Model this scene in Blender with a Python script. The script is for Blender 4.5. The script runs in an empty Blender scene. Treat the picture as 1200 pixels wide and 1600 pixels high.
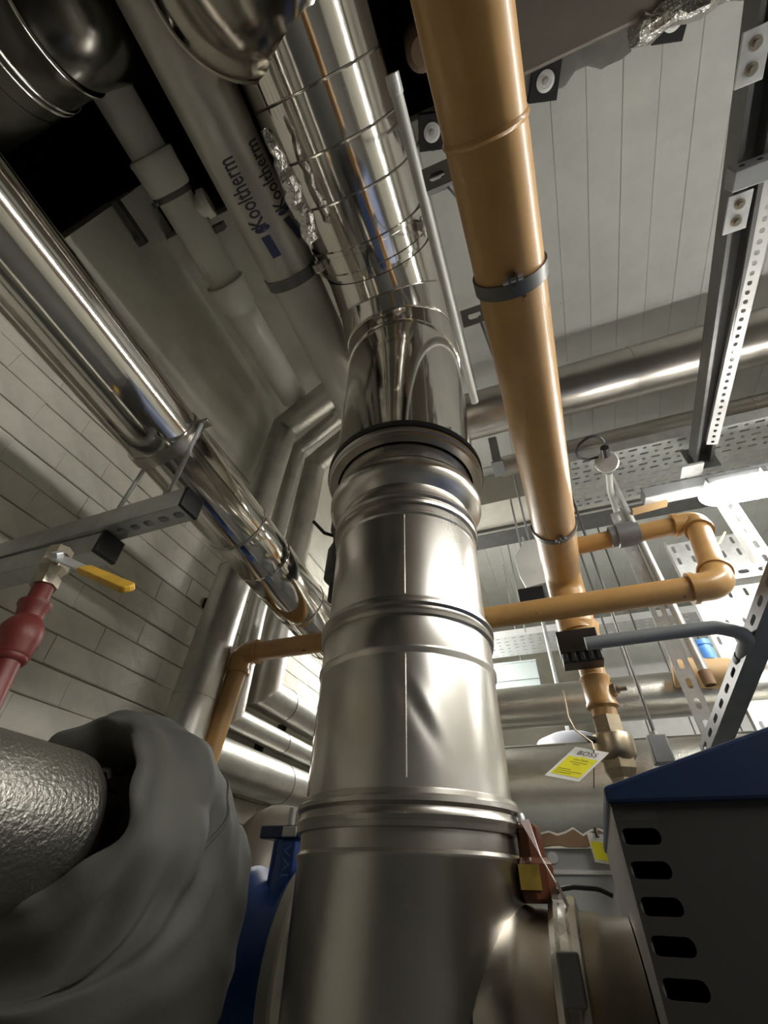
import bpy, bmesh, math, random
from mathutils import Vector, Matrix, noise
random.seed(7)
V = Vector
# ------------------------------------------------------------------ camera
F, PX, PY = 690.0, 600.0, 800.0
RX, RY, RZ = V((0.937162778, 0.211924137, -0.277153545)), V((0.348117254, -0.620910891, 0.702341828)), V((0.023244469, 0.754690549, 0.655669024))      # world axes seen from the camera (right, up, forward)
EYE = V((0, 0, 1.3))
cd = bpy.data.cameras.new('camera'); cam = bpy.data.objects.new('camera', cd)
bpy.context.scene.collection.objects.link(cam)
cd.sensor_fit = 'VERTICAL'; cd.sensor_height = 36; cd.lens = F / 1600 * 36; cd.clip_start = 0.01
cam.matrix_world = Matrix(((RX[0], RX[1], -RX[2], EYE[0]), (RY[0], RY[1], -RY[2], EYE[1]), (RZ[0], RZ[1], -RZ[2], EYE[2]), (0, 0, 0, 1)))
scn = bpy.context.scene
scn.camera = cam
# ------------------------------------------------------------------ world, exposure
w = bpy.data.worlds.new('world'); scn.world = w; w.use_nodes = True
w.node_tree.nodes['Background'].inputs[0].default_value = (0.5, 0.5, 0.5, 1)
w.node_tree.nodes['Background'].inputs[1].default_value = 0.0
scn.view_settings.view_transform = 'Standard'; scn.view_settings.look = 'None'
scn.view_settings.exposure = 0.9; scn.view_settings.gamma = 1; scn.view_settings.use_curve_mapping = False
LAMP = 34.0                       # emission of the batten diffusers
try:
    scn.cycles.max_bounces = 10; scn.cycles.glossy_bounces = 6; scn.cycles.diffuse_bounces = 5
    scn.cycles.sample_clamp_indirect = 6.0; scn.cycles.caustics_reflective = True; scn.cycles.blur_glossy = 0.6
    scn.cycles.use_denoising = True
except Exception: pass

# ------------------------------------------------------------------ helpers
AX = {'x': 0, 'y': 1, 'z': 2}
def ray(px, py):
    c = V(((px - PX) / F, -(py - PY) / F, 1)); return V((RX.dot(c), RY.dot(c), RZ.dot(c)))
def at(px, py, ax, val):
    r = ray(px, py); a = AX[ax]; return EYE + r * ((val - EYE[a]) / r[a])
def dp(px, py, d): return EYE + ray(px, py) * d
COL = scn.collection
def frame(d):
    d = V(d).normalized(); u = V((0, 0, 1)) if abs(d.z) < .9 else V((1, 0, 0))
    a = u.cross(d).normalized(); return a, d.cross(a), d
class MB:
    def __init__(s): s.v = []; s.f = []
    def add(s, vs, fs):
        n = len(s.v); s.v += [V(p) for p in vs]; s.f += [tuple(i + n for i in f) for f in fs]; return s
    def box(s, c, half, ux=(1,0,0), uy=(0,1,0), uz=(0,0,1)):
        c = V(c); a, b, d = V(ux).normalized()*half[0], V(uy).normalized()*half[1], V(uz).normalized()*half[2]
        vs = [c + a*i + b*j + d*k for i in (-1,1) for j in (-1,1) for k in (-1,1)]
        return s.add(vs, [(0,1,3,2),(4,6,7,5),(0,4,5,1),(2,3,7,6),(0,2,6,4),(1,5,7,3)])
    def mm(s, lo, hi):
        lo, hi = V(lo), V(hi); return s.box((lo+hi)/2, (hi-lo)/2)
    def lathe(s, o, d, prof, seg=40, closed=False, arc=None):
        o = V(o); a, b, d = frame(d); n = len(prof); vs = []; fs = []
        a0, a1 = arc or (0, 2*math.pi); full = arc is None; m = seg if full else seg + 1
        for i in range(m):
            t = a0 + (a1-a0)*i/seg; r_ = a*math.cos(t) + b*math.sin(t)
            vs += [o + d*z + r_*r for r, z in prof]
        for i in range(seg):
            j = (i+1) % m
            for k in range(n if closed else n-1):
                k2 = (k+1) % n; fs.append((i*n+k, j*n+k, j*n+k2, i*n+k2))
        return s.add(vs, fs)
    def tube(s, pts, r, seg=20, cap=True):
        pts = [V(p) for p in pts]; n = len(pts); rs = r if isinstance(r, (list, tuple)) else [r]*n
        tang = [(pts[min(i+1,n-1)] - pts[max(i-1,0)]).normalized() for i in range(n)]
        a, b, _ = frame(tang[0]); vs = []; fs = []
        for i in range(n):
            t = tang[i]; a = (a - t*a.dot(t)).normalized(); b = t.cross(a)
            vs += [pts[i] + (a*math.cos(2*math.pi*k/seg) + b*math.sin(2*math.pi*k/seg))*rs[i] for k in range(seg)]
        for i in range(n-1):
            for k in range(seg):
                k2 = (k+1) % seg; fs.append((i*seg+k, i*seg+k2, (i+1)*seg+k2, (i+1)*seg+k))
        if cap: fs += [tuple(range(seg-1,-1,-1)), tuple(range((n-1)*seg, n*seg))]
        return s.add(vs, fs)
    def mrings(s, pts, r, seg=32):           # rings of a pipe run with mitred corners
        pts = [V(p) for p in pts]; d = [(b-a).normalized() for a, b in zip(pts[:-1], pts[1:])]
        a, b, _ = frame(d[0]); cur = [pts[0] + (a*math.cos(2*math.pi*k/seg)+b*math.sin(2*math.pi*k/seg))*r for k in range(seg)]
        out = [cur]
        for i in range(1, len(pts)):
            n = (d[i-1]+d[i]).normalized() if i < len(d) else d[i-1]
            cur = [p + d[i-1]*((pts[i]-p).dot(n)/d[i-1].dot(n)) for p in cur]; out.append(cur)
        return out
    def span(s, r0, r1, cap0=False, cap1=False):
        n = len(r0); fs = [(k,(k+1)%n,(k+1)%n+n,k+n) for k in range(n)]
        if cap0: fs.append(tuple(range(n-1,-1,-1)))
        if cap1: fs.append(tuple(range(n,2*n)))
        return s.add(list(r0)+list(r1), fs)
    def prism(s, poly, n):
        poly = [V(p) for p in poly]; k = len(poly); n = V(n)
        return s.add(poly + [p+n for p in poly], [tuple(range(k-1,-1,-1)), tuple(range(k,2*k))] + [(i,(i+1)%k,(i+1)%k+k,i+k) for i in range(k)])
    def perf(s, O, U, W, nu, nv, pu, pv, fn, ns=4):
        O, U, W = V(O), V(U).normalized(), V(W).normalized()
        for i in range(nu):
            for j in range(nv):
                c = O + U*((i+.5)*pu) + W*((j+.5)*pv); P = lambda x, y: c + U*x + W*y
                hx, hy = pu/2, pv/2; sl = fn(i, j)
                if not sl: s.add([P(-hx,-hy),P(hx,-hy),P(hx,hy),P(-hx,hy)], [(0,1,2,3)]); continue
                lx, ly = sl[0]/2, sl[1]/2; r = min(lx, ly)*.9
                for sg in (1, -1):
                    arc = []
                    for k in range(ns+1):
                        t = math.pi/2*k/ns; arc.append((lx-r+r*math.cos(t), sg*(ly-r+r*math.sin(t))))
                    if ly - r > 1e-6: arc = [(lx, 0)] + arc
                    arc = arc + [(-x, y) for x, y in reversed(arc)]
                    pl = [(hx,0)] + arc + [(-hx,0), (-hx,sg*hy), (hx,sg*hy)]
                    if sg > 0: pl = pl[::-1]
                    s.add([P(x,y) for x,y in pl], [tuple(range(len(pl)))])
        return s
    def obj(s, name, mat, parent=None, smooth=40, solid=0, bevel=0):
        me = bpy.data.meshes.new(name); L = parent_loc(parent)
        me.from_pydata([p - L for p in s.v], [], s.f); me.update()
        bm = bmesh.new(); bm.from_mesh(me); bmesh.ops.remove_doubles(bm, verts=bm.verts, dist=1e-6); bmesh.ops.recalc_face_normals(bm, faces=bm.faces); bm.to_mesh(me); bm.free()
        me.materials.append(mat)
        if smooth:
            me.shade_smooth(); me.set_sharp_from_angle(angle=math.radians(smooth))
        o = bpy.data.objects.new(name, me); COL.objects.link(o)
        if parent: o.parent = parent
        if bevel:
            m = o.modifiers.new('bevel', 'BEVEL'); m.width = bevel; m.segments = 2; m.limit_method = 'ANGLE'
        if solid:
            m = o.modifiers.new('thickness', 'SOLIDIFY'); m.thickness = solid; m.offset = 0
        return o
def parent_loc(p):
    L = V((0,0,0))
    while p: L = L + V(p.location); p = p.parent
    return L
def thing(name, label, cat, loc=(0,0,0), group=None):
    o = bpy.data.objects.new(name, None); COL.objects.link(o); o.location = loc; o.empty_display_size = .05
    return tag(o, label, cat, group)
def tag(o, label, cat, group=None):
    o['label'] = label; o['category'] = cat
    if group: o['group'] = group
    return o
def struct(o): o['kind'] = 'structure'; return o
def fillet(pts, r, n=8):
    pts = [V(p) for p in pts]; out = [pts[0]]
    for i in range(1, len(pts)-1):
        p, q, s_ = pts[i-1], pts[i], pts[i+1]; a, b = (p-q).normalized(), (s_-q).normalized()
        ang = a.angle(b); t = min(r/math.tan(ang/2), (p-q).length*.48, (s_-q).length*.48); rr = t*math.tan(ang/2)
        c = q + (a+b).normalized()*(rr/math.sin(ang/2)); s0 = q + a*t - c; s1 = q + b*t - c
        tot = s0.angle(s1); axis = s0.cross(s1).normalized()
        for k in range(n+1): out.append(c + Matrix.Rotation(tot*k/n, 3, axis) @ s0)
    return out + [pts[-1]]
def ring(o, d, r0, r1, w_, seg=40): return MB().lathe(o, d, [(r0,-w_/2),(r1,-w_/2),(r1,w_/2),(r0,w_/2)], seg, True)
def bead(o, d, r, h, seg=48):       # a rounded rolled bead
    p = [(r - .004 + (h+.004)*math.sin(math.pi*k/8), -h + 2*h*k/8) for k in range(9)]
    return MB().lathe(o, d, p, seg)

# ------------------------------------------------------------------ materials
def mat(name, col, metal=0, rough=.5, var=0, vs=8, bump=0, bs=40, spots=None, coat=0, rv=0, stretch=None, bdist=.002, voro=False, var2=None):
    m = bpy.data.materials.new(name); m.use_nodes = True; nt = m.node_tree; N = nt.nodes; L = nt.links
    b = N['Principled BSDF']; b.inputs['Metallic'].default_value = metal; b.inputs['Roughness'].default_value = rough
    b.inputs['Base Color'].default_value = (*col, 1); b.inputs['Coat Weight'].default_value = coat
    tc = N.new('ShaderNodeTexCoord'); src = tc.outputs['Object']
    if stretch:
        mp = N.new('ShaderNodeMapping'); mp.inputs['Scale'].default_value = stretch; L.new(src, mp.inputs[0]); src = mp.outputs[0]
    last = None
    if var:
        n = N.new('ShaderNodeTexNoise'); n.inputs['Scale'].default_value = vs; n.inputs['Detail'].default_value = 6; n.inputs['Roughness'].default_value = .65
        L.new(src, n.inputs['Vector']); r = N.new('ShaderNodeValToRGB')
        r.color_ramp.elements[0].position = .3; r.color_ramp.elements[1].position = .7
        lo = var2 or [c*(1-var) for c in col]
        r.color_ramp.elements[0].color = (*lo, 1); r.color_ramp.elements[1].color = (*[min(1, c*(1+var*.5)) for c in col], 1)
        L.new(n.outputs['Fac'], r.inputs[0]); last = r.outputs[0]
        if rv:
            mr = N.new('ShaderNodeMapRange'); mr.inputs[3].default_value = max(.02, rough-rv); mr.inputs[4].default_value = rough+rv
            L.new(n.outputs['Fac'], mr.inputs[0]); L.new(mr.outputs[0], b.inputs['Roughness'])
    if spots:                                     # (colour, scale, threshold): stains, chips
        n = N.new('ShaderNodeTexNoise'); n.inputs['Scale'].default_value = spots[1]; n.inputs['Detail'].default_value = 3
        L.new(src, n.inputs['Vector']); r = N.new('ShaderNodeValToRGB'); r.color_ramp.elements[0].position = spots[2]; r.color_ramp.elements[1].position = spots[2]+.05
        L.new(n.outputs['Fac'], r.inputs[0]); mx = N.new('ShaderNodeMix'); mx.data_type = 'RGBA'
        L.new(r.outputs[0], mx.inputs[0]); mx.inputs[7].default_value = (*spots[0], 1)
        if last: L.new(last, mx.inputs[6])
        else: mx.inputs[6].default_value = (*col, 1)
        last = mx.outputs[2]
    if last: L.new(last, b.inputs['Base Color'])
    if bump:
        if voro:
            n = N.new('ShaderNodeTexVoronoi'); n.feature = 'SMOOTH_F1'; out = n.outputs['Distance']
        else:
            n = N.new('ShaderNodeTexNoise'); n.inputs['Detail'].default_value = 4; out = n.outputs['Fac']
        n.inputs['Scale'].default_value = bs; L.new(src, n.inputs['Vector'])
        bp = N.new('ShaderNodeBump'); bp.inputs['Strength'].default_value = bump; bp.inputs['Distance'].default_value = bdist
        L.new(out, bp.inputs['Height']); L.new(bp.outputs[0], b.inputs['Normal'])
    return m
def emis(name, col, s):
    m = bpy.data.materials.new(name); m.use_nodes = True; b = m.node_tree.nodes['Principled BSDF']
    b.inputs['Base Color'].default_value = (.9,.9,.9,1); b.inputs['Emission Color'].default_value = (*col,1); b.inputs['Emission Strength'].default_value = s
    return m
M = {}
M['mirror'] = mat('polished_steel', (.74,.71,.66), 1, .10, var=.12, vs=3, rv=.04, bump=.15, bs=7, bdist=.004)
M['steel'] = mat('satin_steel', (.69,.66,.61), 1, .29, var=.10, vs=5, rv=.06, bump=.12, bs=6, bdist=.006)
M['steel2'] = mat('dull_steel', (.56,.53,.48), 1, .30, var=.15, vs=6, rv=.06, bump=.1, bs=6, bdist=.004)
M['stucco'] = mat('stucco_aluminium', (.62,.61,.56), 1, .36, var=.15, vs=9, bump=.5, bs=150, bdist=.0015)
M['stucco_near'] = mat('embossed_foil', (.42,.41,.37), 1, .40, var=.12, vs=6, bump=.9, bs=210, bdist=.002)
M['foilpipe'] = mat('foil_lagging', (.56,.55,.51), 1, .42, var=.2, vs=10, bump=.4, bs=60, bdist=.002)
M['crumple'] = mat('crumpled_foil', (.70,.69,.66), 1, .25, bump=1, bs=45, bdist=.012)
M['kool'] = mat('foil_faced_foam', (.46,.44,.39), .55, .42, var=.12, vs=5, bump=.1, bs=30)
M['orange'] = mat('ochre_paint', (.53,.30,.10), 0, .36, var=.18, vs=7, spots=((.15,.06,.02), 26, .71), coat=.15, bump=.12, bs=25)
M['wall'] = mat('painted_brick', (.66,.64,.555), 0, .62, var=.16, vs=9, spots=((.25,.24,.20), 32, .72), bump=.5, bs=45, bdist=.003)
M['mortar'] = mat('mortar', (.56,.545,.47), 0, .8, var=.2, vs=20, bump=.6, bs=60)
M['concrete'] = mat('painted_concrete', (.60,.585,.51), 0, .65, var=.16, vs=5, spots=((.10,.10,.085), 30, .74), bump=.4, bs=30, bdist=.003)
M['ceil'] = mat('white_ceiling_boards', (.62,.63,.60), 0, .6, var=.1, vs=6, spots=((.16,.15,.13), 22, .76), bump=.25, bs=25)
M['pvc'] = mat('white_pvc', (.60,.585,.52), 0, .4, var=.10, vs=6)
M['galv'] = mat('galvanised', (.54,.55,.54), .5, .42, var=.2, vs=25)
M['white'] = mat('white_steel', (.72,.73,.72), .1, .45, var=.08, vs=12)
M['dgrey'] = mat('grey_channel', (.13,.13,.125), .35, .45, var=.2, vs=20)
M['mgrey'] = mat('mid_grey_metal', (.22,.225,.23), .3, .45, var=.15, vs=15)
M['black'] = mat('black_plastic', (.012,.012,.013), 0, .45)
M['rubber'] = mat('black_rubber', (.015,.015,.015), 0, .6)
M['void'] = mat('shade_black_shaft', (.012,.011,.010), 0, .9)  # near-black base stands in for the lack of light in the shaft
M['greybnd'] = mat('grey_band', (.17,.17,.16), .6, .42, var=.2, vs=20)
M['red'] = mat('red_paint', (.17,.028,.024), 0, .45, var=.15, vs=15)
M['brass'] = mat('nickel_brass', (.58,.52,.42), 1, .28, var=.1, vs=15)
M['bronze'] = mat('bronze_fitting', (.42,.35,.25), 1, .38, var=.25, vs=20)
M['yellow'] = mat('yellow_grip', (.72,.42,.03), 0, .5, var=.25, vs=25)
M['tagyel'] = mat('yellow_print', (.82,.76,.02), 0, .5)
M['card'] = mat('white_card', (.80,.79,.75), 0, .5)
M['ink'] = mat('dark_ink', (.03,.03,.035), 0, .6)
M['navyink'] = mat('navy_print', (.025,.028,.075), 0, .5)
M['cloth'] = mat('grey_silicone_cloth', (.10,.099,.086), 0, .75, var=.08, vs=4, bump=.15, bs=120)
M['lining'] = mat('dark_red_lining', (.035,.012,.010), 0, .8)
M['blue'] = mat('blue_casting', (.02,.075,.30), .0, .4, var=.2, vs=20)
M['navy'] = mat('navy_hood', (.009,.026,.078), 0, .4)
M['casing'] = mat('grey_casing', (.034,.033,.031), 0, .5)
M['flange'] = mat('cream_flange', (.55,.53,.48), .2, .45, var=.1, vs=10)
M['conduit'] = mat('light_conduit', (.50,.51,.48), .2, .45)
M['hose'] = mat('grey_hose', (.20,.21,.215), 0, .45)
M['amber'] = mat('amber_brown', (.09,.026,.009), 0, .3, coat=.4)
M['amberlab'] = mat('ochre_label', (.32,.22,.03), 0, .5, var=.3, vs=70)
M['pink'] = mat('pink_tag', (.75,.60,.58), 0, .5, var=.2, vs=60)
M['card2'] = mat('brown_board', (.30,.19,.11), 0, .8, var=.2, vs=15)
M['panel'] = mat('pale_grey_panel', (.42,.44,.44), 0, .45, var=.06, vs=4)
M['bluegrey'] = mat('pale_blue_panel', (.46,.52,.52), 0, .45, var=.06, vs=4)
M['lav'] = mat('lavender_dish', (.55,.56,.64), 0, .4)
M['tan'] = mat('tan_timber', (.45,.30,.15), 0, .6)
M['greenyel'] = mat('earth_wire', (.65,.68,.05), 0, .5)
M['bluecap'] = mat('bright_blue', (.10,.30,.75), 0, .4)
M['floor'] = mat('grey_floor', (.10,.10,.095), 0, .6, var=.15, vs=3)
M['lamp'] = emis('lit_diffuser', (1.0,.975,.92), LAMP)
M['shadesteel'] = mat('shade_dark_steel', (.12,.113,.10), 1, .24, var=.2, vs=4, rv=.06)  # steel colour darkened to carry the shade of the unlit corner
M['dimsteel'] = mat('shade_brown_steel', (.36,.33,.28), 1, .14, var=.2, vs=4, rv=.04, bump=.15, bs=7, bdist=.004)  # browner, darker steel: shade and dark reflections put into the base colour
M['darkwall'] = mat('dark_grey_blockwork', (.11,.11,.105), 0, .7, var=.2, vs=4)
M['brownpipe'] = mat('brown_pipe', (.20,.13,.085), .2, .5)

# ================================================================== SETTING
XW, H = -1.13, 3.35                 # left wall plane, ceiling height
YB, XR, YF = 4.3, 3.2, -2.6
YS = .27                            # edge of the roof shaft
struct(MB().mm((-2.4,YF,-.1),(XR,YB,0)).obj('floor', M['floor'], smooth=0))
struct(MB().mm((-1.3,YB,0),(XR,YB+.1,H)).obj('wall_back', M['concrete'], smooth=0))
struct(MB().mm((XR,YF,0),(XR+.1,YB,H)).obj('wall_right', M['concrete'], smooth=0))
struct(MB().mm((-2.4,YF-.1,0),(XR,YF,H+1)).obj('wall_front', M['darkwall'], smooth=0))
# left wall: mortar core behind individually laid bricks, concrete band above
C0, CH = 1.696 - 6*.0735, .0735
WALLTOP = C0 + 20*CH                # top of brickwork
m = MB().mm((XW-.2,.09,0),(XW-.005,YB,H)); m.mm((XW-.2,YF,0),(XW-.005,.09,2.62))
wl = struct(m.obj('wall_left', M['mortar'], smooth=0))
bl = .225
bmesh_cache = []
for k in range(6):
    bm_ = MB(); jj = lambda a: a*random.uniform(.3,1)
    hx, hy, hz = .006, (bl-.0004)/2, (CH-.0035)/2; c = .0018
    prof = [(-hx,hy,hz),(hx-c,hy,hz),(hx,hy-c,hz-c)]
    vs = []
    for x, dy, dz in ((-hx,0,0),(hx-c,0,0),(hx,.0004,c)):
        for sy, sz in ((-1,-1),(1,-1),(1,1),(-1,1)):
            w1 = 0; w2 = random.uniform(-.0016,.0016) if x > 0 else 0
            vs.append((x + (random.uniform(-.002,.001) if x == hx else 0), sy*(hy-dy)+w1, sz*(hz-dz)+w2))
    fs = [(0,3,2,1),(8,9,10,11)]
    for a in (0,4):
        for q in range(4): fs.append((a+q, a+(q+1)%4, a+4+(q+1)%4, a+4+q))
    me = bpy.data.meshes.new('brick'); me.from_pydata(vs, [], fs); me.materials.append(M['wall']); me.update(); bmesh_cache.append(me)
for r in range(20):
    y = .0 + (r % 2)*bl/2 - (0 if r >= 6 else -.2)
    while y < 2.75 and not (r < 0):
        zc = C0 + (r+.5)*CH
        o = bpy.data.objects.new('brick', random.choice(bmesh_cache)); COL.objects.link(o)
        o.parent = wl; o.location = (XW+random.uniform(-.0012,.0015), y+bl/2, zc); o.rotation_euler = (random.uniform(-.004,.004), 0, random.uniform(-.006,.006)); y += bl
MB().mm((XW-.01,.09,WALLTOP+.004),(XW+.012,YB,H)).obj('concrete_band', M['concrete'], wl, smooth=0)
MB().mm((XW-.01,2.78,0),(XW+.004,YB,WALLTOP)).obj('render_coat', M['concrete'], wl, smooth=0)
MB().mm((XW-.01,YF,0),(XW+.004,2.78,C0-.004)).obj('render_coat', M['concrete'], wl, smooth=0)
MB().mm((XW-.01,YF,C0),(XW+.004,-.0,2.62)).obj('render_coat', M['concrete'], wl, smooth=0)
# roof shaft: unlit void over the flues
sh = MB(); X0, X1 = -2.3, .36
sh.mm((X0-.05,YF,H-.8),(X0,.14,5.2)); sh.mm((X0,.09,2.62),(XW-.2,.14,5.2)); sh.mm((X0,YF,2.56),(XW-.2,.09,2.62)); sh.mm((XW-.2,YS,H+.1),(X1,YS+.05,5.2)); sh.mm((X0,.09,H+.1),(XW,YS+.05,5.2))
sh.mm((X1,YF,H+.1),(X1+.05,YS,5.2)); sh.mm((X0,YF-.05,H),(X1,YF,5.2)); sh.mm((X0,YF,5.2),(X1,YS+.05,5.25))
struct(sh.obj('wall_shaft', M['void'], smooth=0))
# ceiling: slab with separate shuttering boards
cl = MB(); cl.mm((-1.33,YS,H+.004),(XR,YB,H+.1)); cl.mm((X1,YF,H+.004),(XR,YS,H+.1))
cl.mm((-1.33,.09,H+.004),(XW,YS,H+.1))
ce = struct(cl.obj('ceiling', M['concrete'], smooth=0))
BW, BX = .1135, .633 - 9*.1135
for k in range(34):
    xa = BX + k*BW; xb = xa + BW
    if xb > XR: break
    ya = YS + .002 if xb < X1 + .1 else YF
    for y0, y1 in ((ya, 1.98 + (k % 3)*.004), (1.986 + (k % 3)*.004, YB)):
        dz = random.uniform(0,.0035)
        b_ = MB(); zz = H - .014 - dz*.4; e = .0005
        b_.prism([(xa+e,y0,H+.003),(xb-e,y0,H+.003),(xb-e,y0,zz+.0015),(xb-e-.0015,y0,zz),(xa+e+.0015,y0,zz),(xa+e,y0,zz+.0015)], (0,y1-y0,0))
        b_.obj('ceiling_board', M['ceil'], ce, smooth=0)
MB().mm((XW+.012,YS+.002,H-.012),(BX,YB,H+.003)).obj('ceiling_plaster', M['concrete'], ce, smooth=0)
# downstand beam
struct(MB().mm((XW+.012,2.06,3.10),(XR,2.44,H-.02)).obj('trim_1', M['concrete'], smooth=0))

# ================================================================== MAIN FLUE
FX, FY = -.24, .745
fl = thing('flue_stack', 'tall bright steel boiler flue rising in the middle, bending back overhead', 'flue', (FX, FY, .4))
UPz = (0,0,1); o_ = (FX, FY, 0)
def fsec(name, prof, mt='steel', seg=72): return MB().lathe(o_, UPz, prof, seg).obj(name, M[mt], fl, smooth=35)
R1, R2 = .150, .176
tee = fsec('tee_body', [(R1+.004,.35),(R1+.004,1.330),(R1+.0065,1.334),(R1+.0065,1.338),(R1+.003,1.342),(R1+.003,1.361),(R1+.009,1.362),(R1+.010,1.368)], 'steel2')
def joint(z, r):
    b_ = MB().lathe(o_, UPz, [(r-.002,z-.019),(r+.008,z-.018),(r+.0095,z-.012),(r+.006,z-.007),(r+.006,z-.003),(r+.011,z+.001),(r+.011,z+.006),(r+.007,z+.009),(r+.0065,z+.014),(r-.002,z+.017)], 72)
    return b_.obj('locking_band', M['steel2'], fl, smooth=35)
joint(1.386, R1+.001)
dm = MB().lathe(o_, UPz, [(R1,1.395+.18*k/45) for k in range(46)], 160)
da = math.atan2(-FY, -FX)
for v in dm.v:
    an = math.atan2(v.y-FY, v.x-FX) - da; an = (an+math.pi)%(2*math.pi)-math.pi; du = an*R1; dz = v.z-1.495
    e1 = (du-.012)*.86 + dz*.5; e2 = -(du-.012)*.5 + dz*.86
    g = .0020*math.exp(-(e1/.010)**2-(e2/.045)**2) - .0009*math.exp(-((e1-.014)/.008)**2-(e2/.05)**2); g += .0009*noise.noise(V((an*3,v.z*9,4)))
    rr = V((v.x-FX, v.y-FY, 0)); rr.normalize(); v -= rr*g
dm.obj('flue_section', M['steel'], fl, smooth=60)
fsec('flue_section', [(R1,1.574),(R1,1.575),(R1+.004,1.581),(R1+.004,1.586),(R1+.001,1.592),(R1+.001,1.64)])
joint(1.655, R1-.002)
fsec('flue_section', [(R1-.002,1.66),(R1-.002,1.848),(R1+.001,1.852),(R1+.001,1.856),(R1-.002,1.860),(R1-.002,1.885)])
joint(1.893, R1-.004)
fsec('adaptor_collar', [(R1-.006,1.90),(R1-.006,1.935),(R1+.001,1.94),(R1+.014,1.948),(R1+.023,1.962),(R1+.024,1.978),(R1+.019,1.990),(R1+.010,1.996),(R1+.010,2.04)], 'steel')
fsec('support_ring', [(R2-.012,2.040),(R2+.006,2.041),(R2+.008,2.046),(R2+.006,2.052),(R2+.010,2.054),(R2+.012,2.060),(R2+.006,2.066)], 'steel2')
MB().lathe(o_, UPz, [(R2+.002,2.062),(R2+.014,2.064),(R2+.014,2.080),(R2+.002,2.082)], 72, True).obj('rubber_gasket', M['rubber'], fl)
# upper vertical section, elbow and horizontal run (towards -Y)
RB = .27; ZV = 2.58; YC = FY - RB; ZH = ZV + RB
fsec('flue_section', [(R2,2.066),(R2,ZV-.015),(R2+.004,ZV-.012),(R2+.004,ZV-.006),(R2,ZV-.002)], 'mirror')
def fp(t): return V((FX, YC + RB*math.cos(t), ZV + RB*math.sin(t)))
ts = [0, math.pi/6, math.pi/3, math.pi/2]
for a_, b_ in zip(ts[:-1], ts[1:]):
    # a mitred gore of the elbow
    vs = []; n = 64
    for t in (a_, b_):
        rad = V((0, math.cos(t), math.sin(t))); c = fp(t)
        for k in range(n):
            q = 2*math.pi*k/n; vs.append(c + V((1,0,0))*(R2*math.cos(q)) + rad*(R2*math.sin(q)))
    MB().add(vs, [(k,(k+1)%n,(k+1)%n+n,k+n) for k in range(n)]).obj('elbow_gore', M['mirror'], fl)
for t in ts[1:3]:
    d_ = V((0,-math.sin(t),math.cos(t))); bead(fp(t), d_, R2, .004, 64).obj('elbow_seam', M['mirror'], fl)
YM = (0,-1,0)
def hp(y): return V((FX, y, ZH))
cl_y = YC - .01
yr = [at(px,py,'z',ZH-R2).y for px,py in ((590,395),(560,300),(535,222),(503,124))]
ys = [YC] + yr + [-.14]
for a_, b_ in zip(ys[:-1], ys[1:]):
    MB().lathe(hp(a_), YM, [(R2-.003*(1 if a_==YC else 0),0),(R2,a_-b_-.004),(R2+.002,a_-b_-.002)], 72).obj('flue_section', M['mirror'], fl)
for y in yr[1:]:
    bead(hp(y), YM, R2, .0035, 72).obj('rolled_bead', M['mirror'], fl)
# wide clamp with toggles
yc_ = yr[0]
MB().lathe(hp(yc_), YM, [(R2-.001,-.045),(R2+.006,-.043),(R2+.006,-.028),(R2+.003,-.025),(R2+.003,.022),(R2+.008,.025),(R2+.008,.036),(R2-.001,.038)], 72).obj('wide_clamp', M['mirror'], fl)
for sg in (1,-1):
    c = hp(yc_) + V((sg*(R2+.016)*.87, 0, -(R2+.016)*.5))
    t_ = MB().lathe(c, YM, [(0.0,-.012),(.016,-.012),(.018,-.008),(.018,.008),(.016,.012),(0,.012)], 20).obj('clamp_lug', M['steel2'], fl)
    MB().tube([c+V((0,-.02,0)), c+V((0,.03,0))], .005, 10).obj('clamp_bolt', M['brass'], t_)
# long vertical weld seams
def vseam(z0, z1, r, ang, name='weld_seam'):
    c = V((FX + math.cos(ang)*r, FY + math.sin(ang)*r, 0)); MB().tube([c+V((0,0,z0)), c+V((0,0,z1))], .0016, 8).obj(name, M['steel'], fl)
fa = math.atan2(-FY, -FX)           # towards the camera
vseam(1.412,1.572,R1,fa-.02); vseam(1.675,1.845,R1-.002,fa-.02)
# roof riser tee with shallow cap at the back
rz = thing('flue_riser', 'large round steel flue riser with dished bottom cap at the top edge', 'flue', (FX-.04,-.15,2.66))
cx = V((FX-.055,-.185,0))
MB().lathe(cx, UPz, [(0,2.655),(.08,2.658),(.14,2.668),(.178,2.69),(.188,2.705)], 72).obj('bottom_cap', M['dimsteel'], rz, smooth=60)
MB().lathe(cx, UPz, [(.188,2.705),(.194,2.708),(.194,2.716),(.190,2.722),(.190,2.75),(.196,2.753),(.196,2.76),(.190,2.766),(.190,3.9)], 72).obj('riser_body', M['dimsteel'], rz)

# tee branch to the boiler
ZB = 1.165; br = MB().lathe((FX,FY,ZB), (1,0,0), [(.128,.10),(.138,.135),(.134,.150),(.129,.163),(.128,.185)], 64); br.obj('tee_branch', M['steel2'], fl)
MB().lathe((FX,FY,ZB), (1,0,0), [(.127,.178),(.138,.180),(.141,.186),(.136,.190),(.136,.198),(.141,.202),(.139,.209),(.127,.211)], 64).obj('branch_clamp', M['steel'], fl)
MB().lathe((FX,FY,ZB), (1,0,0), [(.127,.209),(.127,.23),(.123,.235),(.123,.263)], 64).obj('branch_pipe', mat('brown_steel',(.30,.27,.22),1,.34,var=.15,vs=6), fl)
c = at(893,1530,'y',FY-.135); MB().box((c.x,c.y,c.z),(.010,.006,.018)).obj('clamp_latch', M['mgrey'], fl, bevel=.002)

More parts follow.
